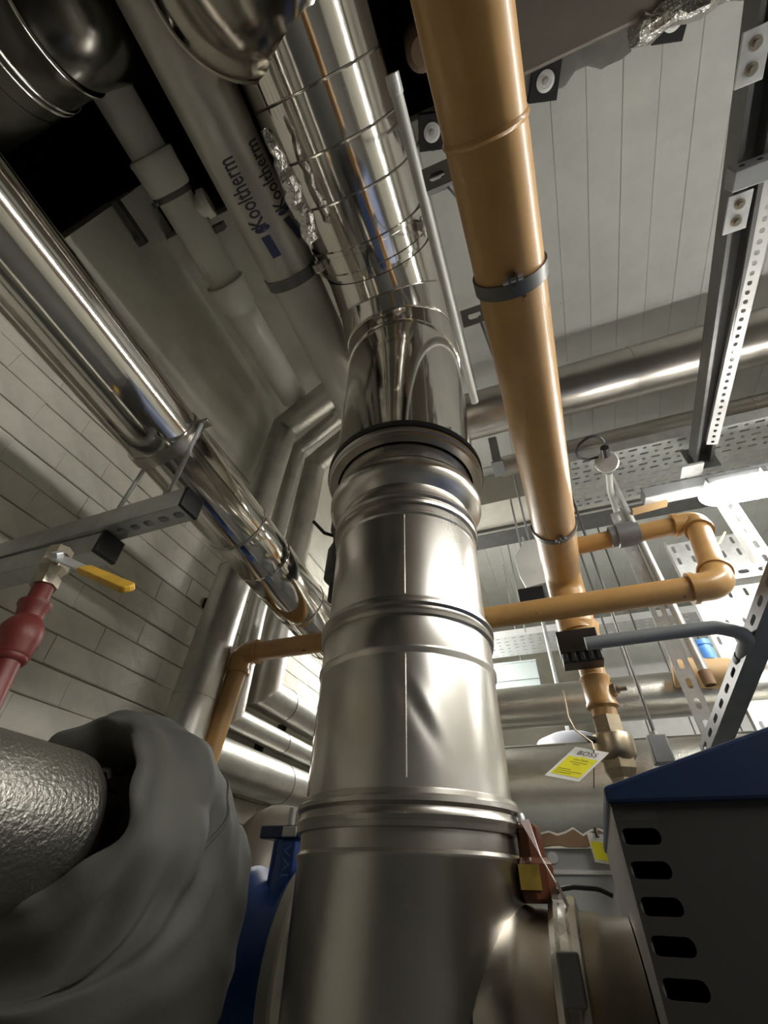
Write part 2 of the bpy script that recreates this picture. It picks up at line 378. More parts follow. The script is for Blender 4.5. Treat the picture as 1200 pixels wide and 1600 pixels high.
# ================================================================== shared pipe builders
def band(parent, c, d, r, w_=.022, mt='greybnd', name='clamp_band', lug=None):
    o = ring(c, d, r+.0005, r+.004, w_).obj(name, M[mt], parent)
    if lug is not None:
        l = V(lug).normalized(); d = V(d).normalized(); t = l.cross(d)
        for s_ in (-1,1): MB().box(V(c)+l*(r+.012)+t*(.006*s_), (.013,w_/2,.0015), l, d, t).obj('band_lug', M[mt], o)
        MB().tube([V(c)+l*(r+.014)-t*.016, V(c)+l*(r+.014)+t*.016], .004, 8).obj('band_bolt', M['galv'], o)
    return o

# ------------------------------------------------------------------ left polished flue
A = at(0,370,'z',2.105); B = at(480,955,'z',2.015); dv = (B-A).normalized(); RL = .082
A2 = A - dv*1.6; B2 = B + dv*.18
lf = thing('polished_flue_pipe', 'mirror-polished steel flue pipe running along the brick wall on hanger rods', 'flue', A)
cuts = []
for px, py in ((372,833),(412,878),(470,948)):
    lo = min(range(0,400), key=lambda k: abs((lambda q: (lambda cc: PX+F*cc.x/cc.z - px)(V((V((RX[0],RY[0],RZ[0])).dot(q), V((RX[1],RY[1],RZ[1])).dot(q), V((RX[2],RY[2],RZ[2])).dot(q)))))(A+dv*(k*.004)-EYE)))
    cuts.append(lo*.004)
edges = [-1.6, cuts[0], cuts[1], cuts[2], (B2-A).length]
for a_, b_ in zip(edges[:-1], edges[1:]):
    MB().lathe(A+dv*a_, dv, [(RL-.0015,0),(RL,.004),(RL,b_-a_-.006),(RL+.0025,b_-a_-.004),(RL+.0025,b_-a_)], 64).obj('flue_section', M['mirror'], lf)
hy = .43; k_ = (hy-A.y)/dv.y; hc = A+dv*k_
band(lf, hc, dv, RL, .026, 'steel2', 'support_band')
# lower end stub turning down behind the main flue
MB().tube(fillet([B2-dv*.02, B2+dv*.14, B2+dv*.14+V((0,0,-.5))], .12), RL-.003, 32).obj('end_elbow', M['mirror'], lf)

# wall bracket: two stacked channels
def channel(A, B, n, w_=.041, d=.041, slots=True, pitch=.05, slot=(.028,.013), th=.0025, name='channel', mt='galv', parent=None, lips=True):
    A, B = V(A), V(B); u = (B-A).normalized(); n = V(n); n = (n-u*n.dot(u)).normalized(); v = n.cross(u); Ln = (B-A).length
    m_ = MB(); O = A + n*(d/2) - v*(w_/2); nn = max(1, round(Ln/pitch)); p = Ln/nn
    m_.perf(O, u, v, nn, 1, p, w_, (lambda i,j: slot) if slots else (lambda i,j: None))
    for s_ in (-1,1):
        a0 = A + n*(d/2) + v*(s_*w_/2); b0 = a0 + u*Ln; m_.add([a0,b0,b0-n*d,a0-n*d], [(0,1,2,3)])
        if lips:
            m_.add([a0-n*d, b0-n*d, b0-n*d-v*(s_*.009), a0-n*d-v*(s_*.009)], [(0,1,2,3)])
            m_.add([a0-n*d-v*(s_*.009), b0-n*d-v*(s_*.009), b0-n*(d-.006)-v*(s_*.009), a0-n*(d-.006)-v*(s_*.009)], [(0,1,2,3)])
    return m_.obj(name, M[mt], parent, smooth=0, solid=th)
SY, SZ = .42, 1.825
wb = thing('cantilever_bracket', 'galvanised slotted bracket arm jutting from the brick wall under the polished pipe', 'bracket', (XW, SY, SZ))
e1 = at(297,787,'z',SZ); ex = e1.x
channel((XW+.006,SY+.02,SZ),(ex,e1.y,SZ),(0,0,-1), parent=wb, name='upper_channel', pitch=.034, slot=(.021,.014))
MB().box((ex+.003,e1.y,SZ),(.004,.0225,.0225)).obj('end_cap', M['black'], wb, bevel=.002)
e2 = at(168,856,'z',SZ-.047)
channel((XW+.006,SY+.02,SZ-.047),(e2.x,e2.y,SZ-.047),(0,0,-1), slots=False, parent=wb, name='lower_channel', mt='galv')
MB().box((e2.x+.003,e2.y,SZ-.047),(.005,.024,.024)).obj('end_cap', M['black'], wb, bevel=.002)
MB().box((XW+.010,SY+.02,SZ-.02),(.004,.05,.07)).obj('wall_plate', M['mgrey'], wb, bevel=.002)
pt = [at(150,848,'z',SZ+.021), at(262,774,'z',SZ+.021)]
for i, (p, q) in enumerate(zip(pt, (at(240,722,'y',SY+.03), at(322,668,'y',SY+.02)))):
    MB().tube([p - V((0,0,.03)), V((q.x, p.y+(hc.y-p.y)*.8, q.z))], .0045, 10).obj('threaded_rod', M['galv'], wb)
    MB().lathe(p, UPz, [(0,.008),(.010,.008),(.010,0),(0,0)], 6).obj('rod_nut', M['galv'], wb, smooth=0)
    MB().box(V((q.x, hc.y, q.z)), (.018,.010,.004)).obj('rod_ear', M['steel2'], wb, bevel=.001)

# red pipe with ball valve
rp = dp(46,930,.60); rx, ry = rp.x, rp.y
rd = thing('red_riser_pipe', 'dark red painted pipe with reducer at the left edge', 'pipe', (rx,ry,1.0))
tl = at(92,868,'y',ry); bt = at(-40,1140,'y',ry); dd = (tl-bt).normalized()
Lr = (tl-bt).length
def on(py):                          # distance along the red pipe that projects to row py
    best = 0; bd = 1e9
    for k in range(400):
        q = bt + dd*(Lr*k/399) - EYE; cy = V((RX[1],RY[1],RZ[1])).dot(q); cz = V((RX[2],RY[2],RZ[2])).dot(q); e = abs(PY - F*cy/cz - py)
        if e < bd: bd, best = e, Lr*k/399
    return best
a0, a1, a2, a3, a4, a5 = on(1120), on(1032), on(1010), on(975), on(945), on(918)
MB().lathe(bt, dd, [(.014,0),(.014,a1-.004),(.017,a1-.003),(.019,a1),(.019,a1+.004)], 32).obj('lower_pipe', M['red'], rd)
MB().lathe(bt, dd, [(.019,a1+.003),(.021,a1+.006),(.021,a2),(.0235,a2+.004),(.0235,a3-.008),(.020,a3),(.0155,a3+.006),(.0145,a3+.008)], 32).obj('reducer', M['red'], rd)
MB().lathe(bt, dd, [(.0145,a3+.006),(.017,a4-.006),(.019,a4-.003),(.019,a4+.001),(.0125,a4+.004),(.0125,a5+.004)], 32).obj('upper_pipe', M['red'], rd)
bv = thing('ball_valve', 'nickel ball valve with yellow lever on top of the red pipe', 'valve', bt+dd*a5)
q = a5
MB().lathe(bt, dd, [(0,q),(.016,q),(.0165,q+.002),(.0165,q+.014),(.013,q+.016),(.015,q+.02),(.0195,q+.028),(.0195,q+.038),(.015,q+.046),(.013,q+.05),(.0165,q+.052),(.0165,q+.064),(.014,q+.066),(0,q+.066)], 8).obj('valve_body', M['brass'], bv, smooth=25)
cv = bt + dd*(q+.033); tc_ = (EYE-cv).normalized(); tc_ = (tc_-dd*tc_.dot(dd)).normalized()
MB().tube([cv, cv+tc_*.03], .006, 12).obj('valve_stem', M['brass'], bv)
lv0 = cv+tc_*.027; tgt = at(203,920,'y',(lv0.y)); ld = (tgt-lv0); LL = ld.length; ld.normalize(); ln = tc_ - ld*tc_.dot(ld); ln.normalize(); lw = ld.cross(ln)
def lev(a, b, w0, w1, th, n=5):
    m_ = MB(); pl = [(a,-w0),(b-w1*.6,-w1),(b-w1*.15,-w1*.7),(b,0),(b-w1*.15,w1*.7),(b-w1*.6,w1),(a,w0)]
    m_.prism([lv0+ld*x+lw*y-ln*th for x,y in pl], ln*(2*th)); return m_
lv = lev(-.012, LL*.5, .009, .007, .0012).obj('lever', M['galv'], bv, smooth=0)
lev(LL*.40, LL, .0085, .009, .0042).obj('lever_grip', M['yellow'], lv, smooth=0, bevel=.002)
MB().lathe(lv0, ln, [(0,.008),(.007,.008),(.008,.006),(.008,-.002),(0,-.002)], 6).obj('lever_nut', M['galv'], lv, smooth=0)

# ------------------------------------------------------------------ white soil pipe under the ceiling
def yline(px, py, x, z):             # y at which a line parallel to Y through (x, z) passes image row py
    best, bd = 0, 1e9
    for k in range(1200):
        y = -1 + k*.0035; q = V((x,y,z)) - EYE; cz = V((RX[2],RY[2],RZ[2])).dot(q)
        if cz < .05: continue
        e = abs(PY - F*V((RX[1],RY[1],RZ[1])).dot(q)/cz - py)
        if e < bd: bd, best = e, y
    return best
sp_x, sp_z = -.75, 3.12
s0 = at(322,390,'z',sp_z); s1 = at(452,610,'z',sp_z); sd = (s1-s0).normalized()
so = thing('soil_pipe', 'white plastic soil pipe with sockets running beneath the ceiling', 'pipe', s0)
def sy(py):
    best, bd = 0, 1e9
    for k in range(-300, 500):
        q = s0 + sd*(k*.004) - EYE; cz = V((RX[2],RY[2],RZ[2])).dot(q)
        if cz < .05: continue
        e = abs(PY - F*V((RX[1],RY[1],RZ[1])).dot(q)/cz - py)
        if e < bd: bd, best = e, k*.004
    return best
RS = .0625
k0, k1, k2, k3, k4 = sy(240), sy(298), sy(440), sy(478), sy(640)
MB().lathe(s0, sd, [(RS,sy(140)),(RS,k0+.02)], 40).obj('pipe_length', M['pvc'], so)
MB().lathe(s0, sd, [(RS,k0-.004),(RS+.012,k0),(RS+.015,k0+.008),(RS+.013,k0+.02),(RS+.012,k1-.008),(RS+.008,k1),(RS,k1+.001)], 40).obj('coupling', M['pvc'], so)
MB().lathe(s0, sd, [(RS,k1-.01),(RS,k2+.02)], 40).obj('pipe_length', M['pvc'], so)
MB().lathe(s0, sd, [(RS,k2-.002),(RS+.015,k2),(RS+.016,k2+.01),(RS+.012,k2+.018),(RS+.011,k3-.008),(RS+.001,k3+.004),(RS,k3+.02)], 40).obj('socket', M['pvc'], so)
MB().lathe(s0, sd, [(RS,k3),(RS,sy(622)),(0,sy(622))], 40).obj('pipe_length', M['pvc'], so)
# side inlet boss
bp_ = s0 + sd*sy(335); sx = V((1,0,.25)).normalized()
MB().lathe(bp_, sx, [(.036,.03),(.036,.07),(.044,.072),(.046,.08),(.044,.098),(.036,.1)], 32).obj('side_inlet', M['pvc'], so)
sb = band(so, s0+sd*(k1+.012), sd, RS, .016, 'dgrey', 'hanger_clip', lug=(-.6,0,-.7))
MB().box(s0+sd*sy(372)+V((.07,0,.03)), (.03,.012,.02)).obj('inlet_bracket', M['dgrey'], so, bevel=.003)

# ------------------------------------------------------------------ foil faced insulated pipe with printed name
KZ = 2.80
ka = at(340,190,'z',KZ); kb = at(521,560,'z',KZ); kd = (kb-ka).normalized(); RK = .085
kp = thing('insulated_pipe', 'grey foil-faced insulated pipe printed Kooltherm, under the ceiling', 'pipe', ka)
def kyy(py):
    best, bd = 0, 1e9
    for k in range(-300, 600):
        q = ka + kd*(k*.003) - EYE; cz = V((RX[2],RY[2],RZ[2])).dot(q)
        if cz < .05: continue
        e = abs(PY - F*V((RX[1],RY[1],RZ[1])).dot(q)/cz - py)
        if e < bd: bd, best = e, k*.003
    return best
kc = kyy(425)
MB().lathe(ka, kd, [(RK,-.75),(RK,kc)], 56).obj('printed_lagging', M['kool'], kp)
MB().lathe(ka, kd, [(RK-.004,kc-.01),(RK-.004,kc+1.6)], 56).obj('plain_lagging', mat('plain_foil', (.50,.49,.45), .5, .45, var=.08, vs=4), kp)
band(kp, ka+kd*(kc+.005), kd, RK, .032, 'dgrey', 'pipe_clip')
ca, cb, _ = frame(kd)
def kang(px, py):                    # angle round the pipe of the surface point seen at a pixel
    r = ray(px,py); o = EYE - ka; r = r - kd*r.dot(kd); o = o - kd*o.dot(kd)
    A_ = r.dot(r); B_ = 2*o.dot(r); C_ = o.dot(o) - RK*RK; D_ = max(0, B_*B_-4*A_*C_); t = (-B_-math.sqrt(D_))/(2*A_)
    h = EYE + ray(px,py)*t - ka; return math.atan2(h.dot(cb), h.dot(ca)), h.dot(kd)
def glyphs(text, size, bold=0):
    cu = bpy.data.curves.new('lettering', 'FONT'); cu.body = text; cu.size = size; cu.resolution_u = 3; cu.offset = bold
    o = bpy.data.objects.new('lettering', cu); COL.objects.link(o); bpy.context.view_layer.update()
    me = bpy.data.meshes.new_from_object(o.evaluated_get(bpy.context.evaluated_depsgraph_get())); bpy.data.objects.remove(o)
    b = bmesh.new(); b.from_mesh(me)
    for k in range(1, 10):
        y = size*(-.2 + k*.11); bmesh.ops.bisect_plane(b, geom=b.verts[:]+b.edges[:]+b.faces[:], plane_co=(0,y,0), plane_no=(0,1,0))
    b.to_mesh(me); b.free()
    vs = [v.co.copy() for v in me.vertices]; fs = [tuple(p.vertices) for p in me.polygons]; bpy.data.meshes.remove(me); return vs, fs
gv, gf = glyphs('Kooltherm', 1.0, .018); gw = max(v.x for v in gv)
def wrap(px0, py0, px1, py1, hgt, name, verts, faces, wid, mt):
    th0, z0 = kang(px0,py0); th1, z1 = kang(px1,py1); m_ = MB(); out = []
    sc = abs(z1-z0)/wid
    for v in verts:
        zz = z0 + (z1-z0)*v.x/wid; th = th0 + (th1-th0)*v.x/wid + SGN*v.y*hgt/RK
        out.append(ka + kd*zz + (ca*math.cos(th)+cb*math.sin(th))*(RK+.0012))
    return m_.add(out, faces).obj(name, M[mt], kp, smooth=0)
ta, tb = kang(395,380)[0], kang(420,372)[0]; SGN = 1 if ta > tb else -1     # letter tops point to the left in the photo
wrap(416,352,362,243,.066,'printed_name',gv,gf,gw,'ink')
wrap(447,322,398,215,.066,'printed_name',gv,gf,gw,'ink')
bvv = [V((x/8,y/8,0)) for y in range(5) for x in range(9)]; bf = [(i+9*j,i+1+9*j,i+10+9*j,i+9+9*j) for i in range(8) for j in range(4)]
wrap(440,398,421,366,.054,'print_strip',bvv,bf,1.0,'navyink')
wrap(472,368,451,336,.054,'print_strip',bvv,bf,1.0,'navyink')
dv_ = [V((.5+.5*math.cos(t*math.pi/8), .5*math.sin(t*math.pi/8)+.25, 0)) for t in range(16)]
wrap(418,360,413,350,.048,'print_mark',dv_,[tuple(range(16))],1.0,'navyink')
wrap(449,331,445,322,.048,'print_mark',dv_,[tuple(range(16))],1.0,'navyink')
# loose crumpled foil by its side
f0 = at(414,203,'z',2.66); f1 = at(490,372,'z',2.66); pts = [f0 + (f1-f0)*(k/14) for k in range(15)]
fm = MB().tube([p + V((random.uniform(-.008,.008),0,random.uniform(-.008,.008))) for p in pts], [.006+.017*math.sin(math.pi*min(1,(k+.7)/9)/2)*(1 if k<13 else .8) for k in range(15)], 14)
for v in fm.v:
    nz = noise.noise_vector(v*60)*.007; v += nz
tag(fm.obj('foil_scrap', M['crumple'], None, smooth=20), 'crumpled silver foil wrap squeezed between the printed pipe and the flue', 'foil')

# ------------------------------------------------------------------ dark cross flue, top left
DZ, DR = 2.765, .125
dc = at(40,72,'z',DZ); DXE = -.72
df = thing('dark_flue_pipe', 'dim steel flue with raised rings in the unlit top left corner', 'flue', dc)
MB().lathe((-2.2,dc.y,DZ),(1,0,0),[(DR,0),(DR,2.2+DXE-.16)],64).obj('flue_section',M['shadesteel'],df)
MB().tube(fillet([(DXE-.17,dc.y,DZ),(DXE,dc.y,DZ),(DXE,dc.y,4.2)],.15,10),DR-.001,48).obj('flue_elbow',M['shadesteel'],df)
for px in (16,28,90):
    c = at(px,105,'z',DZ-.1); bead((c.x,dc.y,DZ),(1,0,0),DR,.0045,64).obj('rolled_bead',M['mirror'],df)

# ------------------------------------------------------------------ large ochre gas pipe
OX, OZ, RO = .10, 2.09, .0565
ya_, yb_ = -1.3, 1.24
op = thing('ochre_main_pipe', 'thick ochre-painted gas main running overhead then dropping to a valve', 'pipe', (OX,1.24,OZ))
o1 = at(722,0,'z',OZ); o2 = at(868,838,'z',OZ); od = (o2-o1).normalized(); 
def oyy(py, r=0):
    best, bd = 0, 1e9
    for k in range(-100, 700):
        q = o1 + od*(k*.003) + V((0,0,-r)) - EYE; cz = V((RX[2],RY[2],RZ[2])).dot(q)
        if cz < .05: continue
        e = abs(PY - F*V((RX[1],RY[1],RZ[1])).dot(q)/cz - py)
        if e < bd: bd, best = e, k*.003
    return best
kw = oyy(212, RO); ks = oyy(892, RO); ke = oyy(905, 0)
P = lambda k: o1 + od*k
MB().lathe(o1, od, [(RO,-1.3),(RO,kw)], 56).obj('pipe_length', M['orange'], op)
MB().lathe(P(kw), od, [(RO,-.004),(RO+.002,-.002),(RO+.003,.001),(RO+.001,.005),(RO,.006)], 56).obj('weld_bead', M['orange'], op)
MB().lathe(o1, od, [(RO,kw),(RO,ks)], 56).obj('pipe_length', M['orange'], op)
el = P(ke)
vb = V((el.x+.012, el.y, 1.80))
MB().tube(fillet([P(ks-.005), el, V((el.x,el.y,1.90))], .075, 10), RO-.002, 48).obj('elbow', M['orange'], op)
for py in (452, 846):
    k = oyy(py, RO); b_ = band(op, P(k), od, RO, .024 if py==452 else .016, 'greybnd', 'clamp_band', lug=(-.05 if py==452 else .1,-.3,-1))
# reducer, valve and fittings on the drop
zz = lambda py: at(940,py,'y',el.y-.03).z
zq = [zz(y) for y in (1030,1052,1058,1095,1100,1120,1130,1150,1180,1200)]
cxp = el.x + .008
MB().lathe((cxp,el.y,0),UPz,[(RO-.002,1.92),(.05,1.90),(.036,zq[0]+.02),(.034,zq[0]),(.034,zq[1])],40).obj('reducer',M['orange'],op)
MB().lathe((cxp,el.y,0),UPz,[(.034,zq[1]+.004),(.039,zq[1]),(.039,zq[1]-.006),(.036,zq[2]-.002),(.037,zq[3]+.004),(.040,zq[3]),(.040,zq[4]),(.031,zq[4]-.006),(.031,zq[5])],40).obj('test_fitting',M['orange'],op)
c = V((cxp,el.y,(zq[2]+zq[3])/2)); MB().lathe(c+V((.03,-.01,0)),(1,-.15,0),[(.016,0),(.018,.012),(.010,.014),(.010,.022),(.006,.023),(.006,.04),(0,.04)],8).obj('test_plug',M['bronze'],op)
va = thing('gas_valve', 'bronze hexagonal gas valve hanging below the ochre pipe', 'valve', (cxp,el.y,zq[9]))
MB().lathe((cxp,el.y,0),UPz,[(0,zq[5]+.006),(.036,zq[5]+.006),(.036,zq[7]+.012),(.033,zq[7]+.01)],6).obj('hex_nut',M['bronze'],va,smooth=0)
MB().lathe((cxp,el.y,0),UPz,[(.033,zq[7]+.012),(.046,zq[7]+.006),(.049,zq[7]-.006),(.048,zq[8]+.012),(.046,zq[8]),(.036,zq[8]-.01)],40).obj('valve_body',M['bronze'],va)
MB().lathe((cxp,el.y,0),UPz,[(.040,zq[8]-.004),(.040,zq[9]),(.030,zq[9]-.02),(.030,zq[9]-.5),(0,zq[9]-.5)],6).obj('tail_nut',M['bronze'],va,smooth=0)
MB().tube([(cxp-.04,el.y-.02,zq[7]-.006),(cxp-.06,el.y-.03,zq[7]-.004)],.008,10).obj('valve_stem',M['black'],va)
# black finned block on the pipe
bc = at(905,1012,'y',el.y-.085)
bk = thing('black_block', 'matt black finned actuator box clamped in front of the ochre drop', 'actuator', bc)
MB().box(bc+V((0,0,.008)),(.052,.032,.032)).obj('block_body',M['black'],bk,bevel=.003)
MB().box(bc+V((.0,.002,-.036)),(.050,.028,.013)).obj('lower_block',M['black'],bk,bevel=.002)
for k in range(5): MB().box(bc+V((-.042+.021*k,-.0315,-.036)),(.006,.003,.012)).obj('fin',M['black'],bk,bevel=.002)

# ------------------------------------------------------------------ small ochre branch loop
SYB, SYL, RP = el.y - .06, 1.12, .0295
zt = (at(905,846,'y',SYB).z + at(1085,818,'y',SYB).z)/2
zl = (at(1000,930,'y',SYL).z + at(450,1012,'y',SYL).z)/2
lpl = at(374,1036,'y',SYL)
XT, XL = at(1088,830,'y',SYB).x + .012, at(1120,905,'y',SYL).x
bo = thing('ochre_branch_pipe', 'thin ochre branch pipe looping round and crossing behind the flue', 'pipe', (lpl.x,SYL,zl))
def elbow(c, a, b, r, name, mt='orange'):
    c = V(c); a, b = V(a).normalized(), V(b).normalized(); pts = [c+a*.058, c, c+b*.058]
    o = MB().tube(fillet(pts, .05, 10), r, 32).obj(name, M[mt], bo)
    for p_, d_ in ((pts[0],a),(pts[2],b)): ring(p_, d_, r-.006, r+.0045, .012, 32).obj('elbow_rim', M[mt], o)
    return o
TE, LE = V((XT,SYB,zt)), V((XL,SYL,zl)); leg = (LE-TE).normalized()
MB().tube([(el.x,SYB+.02,zt),(XT-.05,SYB,zt)], RP-.002, 32).obj('tee_length', M['orange'], bo)
elbow(TE, (-1,0,0), leg, RP+.0035, 'elbow')
MB().tube([TE+leg*.05, LE-leg*.05], RP, 32).obj('drop_length', M['orange'], bo)
elbow(LE, -leg, (-1,0,0), RP+.0045, 'elbow')
MB().tube([(XL-.05,SYL,zl),(lpl.x+.05,SYL,zl)], RP, 32).obj('cross_length', M['orange'], bo)
elbow((lpl.x,SYL,zl), (1,0,0), (0,0,-1), RP+.0035, 'elbow')
dn = at(318,1205,'y',SYL)
MB().tube([(lpl.x,SYL,zl-.05),V((dn.x,SYL,dn.z)),V((dn.x,SYL,dn.z-.6))], RP, 32).obj('drop_length', M['orange'], bo)
cc = at(975,833,'y',SYB); MB().lathe((cc.x,SYB,zt),(1,0,0),[(RP-.002,-.045),(RP+.004,-.043),(RP+.004,-.026),(RP+.010,-.023),(RP+.010,.028),(RP+.003,.03),(RP+.003,.04),(RP-.002,.042)],32).obj('union_coupling',M['mgrey'],bo)

# ------------------------------------------------------------------ lagged risers at the left wall
def riser(label, pts, r, mt='foilpipe', joints=()):
    t = thing('lagged_riser', label, 'pipe', pts[0]); R_ = MB().mrings(pts, r)
    for i in range(len(pts)-1): MB().span(R_[i], R_[i+1], i == 0, i == len(pts)-2).obj('lagged_length', M[mt], t)
    for i, f in joints:
        a, b = V(pts[i]), V(pts[i+1]); ring(a.lerp(b, f), b-a, r-.002, r+.0018, .008).obj('foil_joint', M[mt], t)
    return t
x1, x2, x3 = -.985, -1.03, -1.03
def ons(pix, x): return [at(px,py,'x',x) for px,py in pix]
a_ = ons([(255,1240),(330,1012),(445,668)], x1); e_ = at(514,617,'z',a_[-1].z)
riser('wide foil-lagged riser pipe against the wall, leftmost of the three', a_ + [e_, e_+V((.02,.05,.10))], .062, joints=((0,.6),(1,.25),(2,.5)))
a_ = ons([(362,1122),(398,965),(465,702)], x2); h2 = a_[0]; e_ = at(524,655,'z',a_[-1].z)
riser('narrow foil-lagged riser pipe between the two wider ones', [h2+V((0,1.1,0))] + a_ + [e_, e_+V((.0,.03,.12))], .038, joints=((1,.5),(3,.5),(0,.7)))
a_ = ons([(412,1082),(492,726)], x3); e_ = at(545,684,'z',a_[-1].z)
riser('foil-lagged riser beside the flue that mitres to run along the wall', [a_[0]+V((0,1.1,0))] + a_ + [e_], .063, joints=((0,.86),(1,.45),(2,.3)))
c = at(385,1205,'x',XW+.085)
t = thing('lagged_wall_pipe', 'thick shiny foil-lagged pipe low on the wall above the jacket', 'pipe', c)
MB().tube([c-V((0,.33,0)), c+V((0,1.3,0))], .068, 32).obj('lagged_length', M['foilpipe'], t)
for k in (.22,.75): ring(c+V((0,k,0)), (0,1,0), .066, .070, .008).obj('foil_joint', M['foilpipe'], t)
# small black wall clips
for i,(px,py,lab) in enumerate(((325,943,'small black clip on the bricks left of the wide riser'),(440,1140,'small black clip between the wall pipes near the flue'),(404,1170,'tiny black clip on the bricks under the thin wall pipe'),(475,1258,'black clip beside the lowest flue joint'))):
    c = at(px,py,'x',XW+.02); o = MB().box(c,(.014,.012,.018)); o.box(c+V((.012,0,.006)),(.008,.008,.006))
    tag(o.obj('wall_clip', M['black'], None, smooth=0, bevel=.002), lab, 'clip')

# dark valve body with a black handle behind the flue
vk = at(532,850,'y',.98)
dk = thing('dark_valve', 'dark insulated valve body with black lever, half hidden behind the flue', 'valve', vk)
MB().lathe(vk, UPz, [(0,.16),(.02,.155),(.036,.13),(.036,.05),(.024,.02),(.024,.0),(.036,-.03),(.038,-.13),(.02,-.15),(.02,-.20),(0,-.20)], 32).obj('valve_body', M['dgrey'], dk)
h0 = at(524,838,'y',.97); h1 = at(507,833,'y',.96); h2 = at(490,815,'y',.95)
MB().tube(fillet([h0,h1,h2],.02,4), .0055, 10).obj('lever', M['black'], dk)

# ------------------------------------------------------------------ silver pipe and jacket, bottom left
JX = -.600
sv = thing('embossed_pipe', 'near silver embossed-foil pipe entering the grey fabric jacket', 'pipe', (JX,.3,1.352))
MB().lathe((JX,-.35,1.352), (0,1,0), [(0,0),(.080,0),(.080,.80),(.078,.812),(.072,.822),(.045,.826)], 64).obj('foil_lagging', M['stucco_near'], sv)
MB().lathe((JX,.4,1.352), (0,1,0), [(.045,.0),(.045,.24)], 32).obj('inner_pipe', M['lining'], sv)
axis = fillet([V((JX-.005,.462,1.374)), V((JX-.01,.56,1.347)), V((JX-.03,.64,1.235)), V((JX-.22,.63,.98)), V((JX-.30,.63,.5))], .15, 10)
nA = len(axis); seg = 96; dist = [0]
for i in range(1,nA): dist.append(dist[-1] + (axis[i]-axis[i-1]).length)
tot = dist[-1]
def lerp(tab, s):
    for (a, ra), (b, rb) in zip(tab[:-1], tab[1:]):
        if s <= b: t = (s-a)/(b-a); t = t*t*(3-2*t); return ra + (rb-ra)*t
    return tab[-1][1]
RT = [(0,.104),(.025,.130),(.08,.164),(.18,.180),(.30,.174),(.46,.150),(.70,.125),(1.2,.11)]
fine = []
NS = 150
for k in range(NS+1):
    s = tot*k/NS; i = max(j for j in range(nA) if dist[j] <= s+1e-9); i = min(i, nA-2)
    fine.append((axis[i].lerp(axis[i+1], (s-dist[i])/max(1e-9,dist[i+1]-dist[i])), s))
jm = MB(); vs = []; fs = []; JROT = .35
aa = V((1,0,0))
rows = []
for k in range(NS+1):
    p, s = fine[k]; t = (fine[min(k+1,NS)][0]-fine[max(k-1,0)][0]).normalized(); aa = (aa-t*aa.dot(t)).normalized(); bb = t.cross(aa)
    row = []
    for q in range(seg):
        th = 2*math.pi*q/seg; r = lerp(RT, s); d_ = aa*math.cos(th)+bb*math.sin(th)
        f_ = math.exp(-s/.10)
        r *= 1 + f_*(.045*math.sin(3*th+1.0) + .025*math.sin(7*th+.4) + .012*math.sin(13*th))
        for s0_, t0_, w_s, w_t, am_ in ((.05,.35,.010,.35,.012),(.075,.0,.012,.30,.012),(.10,-.45,.013,.45,.014),(.045,-1.0,.010,.4,.010),(.14,-1.2,.015,.5,.014),(.07,-1.6,.012,.3,.012)):
            dt = (th-t0_-JROT+math.pi)%(2*math.pi)-math.pi
            q_ = (s-s0_-.03*math.sin(dt*2))/w_s; r -= am_*math.exp(-q_*q_-(dt/w_t)**2) - .6*am_*math.exp(-(q_-1.6)**2-(dt/w_t)**2)
        pp = p + d_*r
        n1 = noise.noise(pp*9); n2 = noise.noise(V((pp.x*16, pp.y*16, pp.z*30)))
        pp += d_*(n1*.012 + n2*.006)
        if k == 0: pp += t*(.008*math.sin(4*th+.6)+.005*math.sin(9*th)) - V((0,0,0))
        row.append(pp)
    rows.append((row, p, t))
inner = []
for d_in, back in ((.004,.004),(.014,.03),(.018,.10)):
    row0, p0, t0 = rows[0]; inner.append([v + (p0-v).normalized()*d_in + t0*back for v in row0])
allrows = inner[::-1] + [r_[0] for r_ in rows]
for r_ in allrows: vs += r_
for i in range(len(allrows)-1):
    for q in range(seg): fs.append((i*seg+q, i*seg+(q+1)%seg, (i+1)*seg+(q+1)%seg, (i+1)*seg+q))
jt = thing('valve_jacket', 'bulky grey fabric insulation jacket with gathered mouth, bottom left', 'jacket', (JX,.72,.6))
jo = jm.add(vs, fs).obj('fabric_cover', M['cloth'], jt, smooth=180)
MB().lathe(fine[12][0], rows[12][2], [(.045,-.03),(.105,-.0),(.11,.02)], 40).obj('inner_lining', M['lining'], jt)
# hem ridge near the mouth
kk = 15; hem = [v for v in rows[kk][0]] ; hem.append(hem[0]); 
MB().tube(hem[-34:], .003, 8).obj('hem_cord', M['cloth'], jt)
lc = at(135,1190,'y',.54); MB().tube([lc, lc+V((.03,.02,-.01)), lc+V((.035,.03,-.03))], .004, 8).obj('lace_hook', M['galv'], jt)

# ------------------------------------------------------------------ blue flanged valve behind the jacket
fc = at(470,1500,'y',.95); fc = V((-.49,.98,1.19))
bb_ = thing('blue_flanged_valve', 'blue cast valve body with raised lettering beside the steel flue', 'valve', (fc.x,fc.y,.8))
tp = at(447,1335,'y',1.0)
MB().lathe((fc.x-.17,fc.y,fc.z),(1,0,0),[(0,-.04),(.10,-.04),(.13,0),(.15,.03),(.13,.06),(.11,.10),(.11,.135),(.14,.14),(.15,.145),(.15,.155),(0,.155)],48).obj('casting',M['blue'],bb_)
nk = at(447,1345,'y',fc.y)
MB().tube([V((nk.x+.01,fc.y,fc.z+.05)), V((nk.x+.005,fc.y,nk.z-.01)), V((nk.x,fc.y,nk.z+.035))],[.055,.030,.028],24).obj('bonnet',M['blue'],bb_)
MB().box((nk.x-.004,fc.y,nk.z+.044),(.045,.035,.011)).obj('top_flange',M['navy'],bb_,bevel=.003)
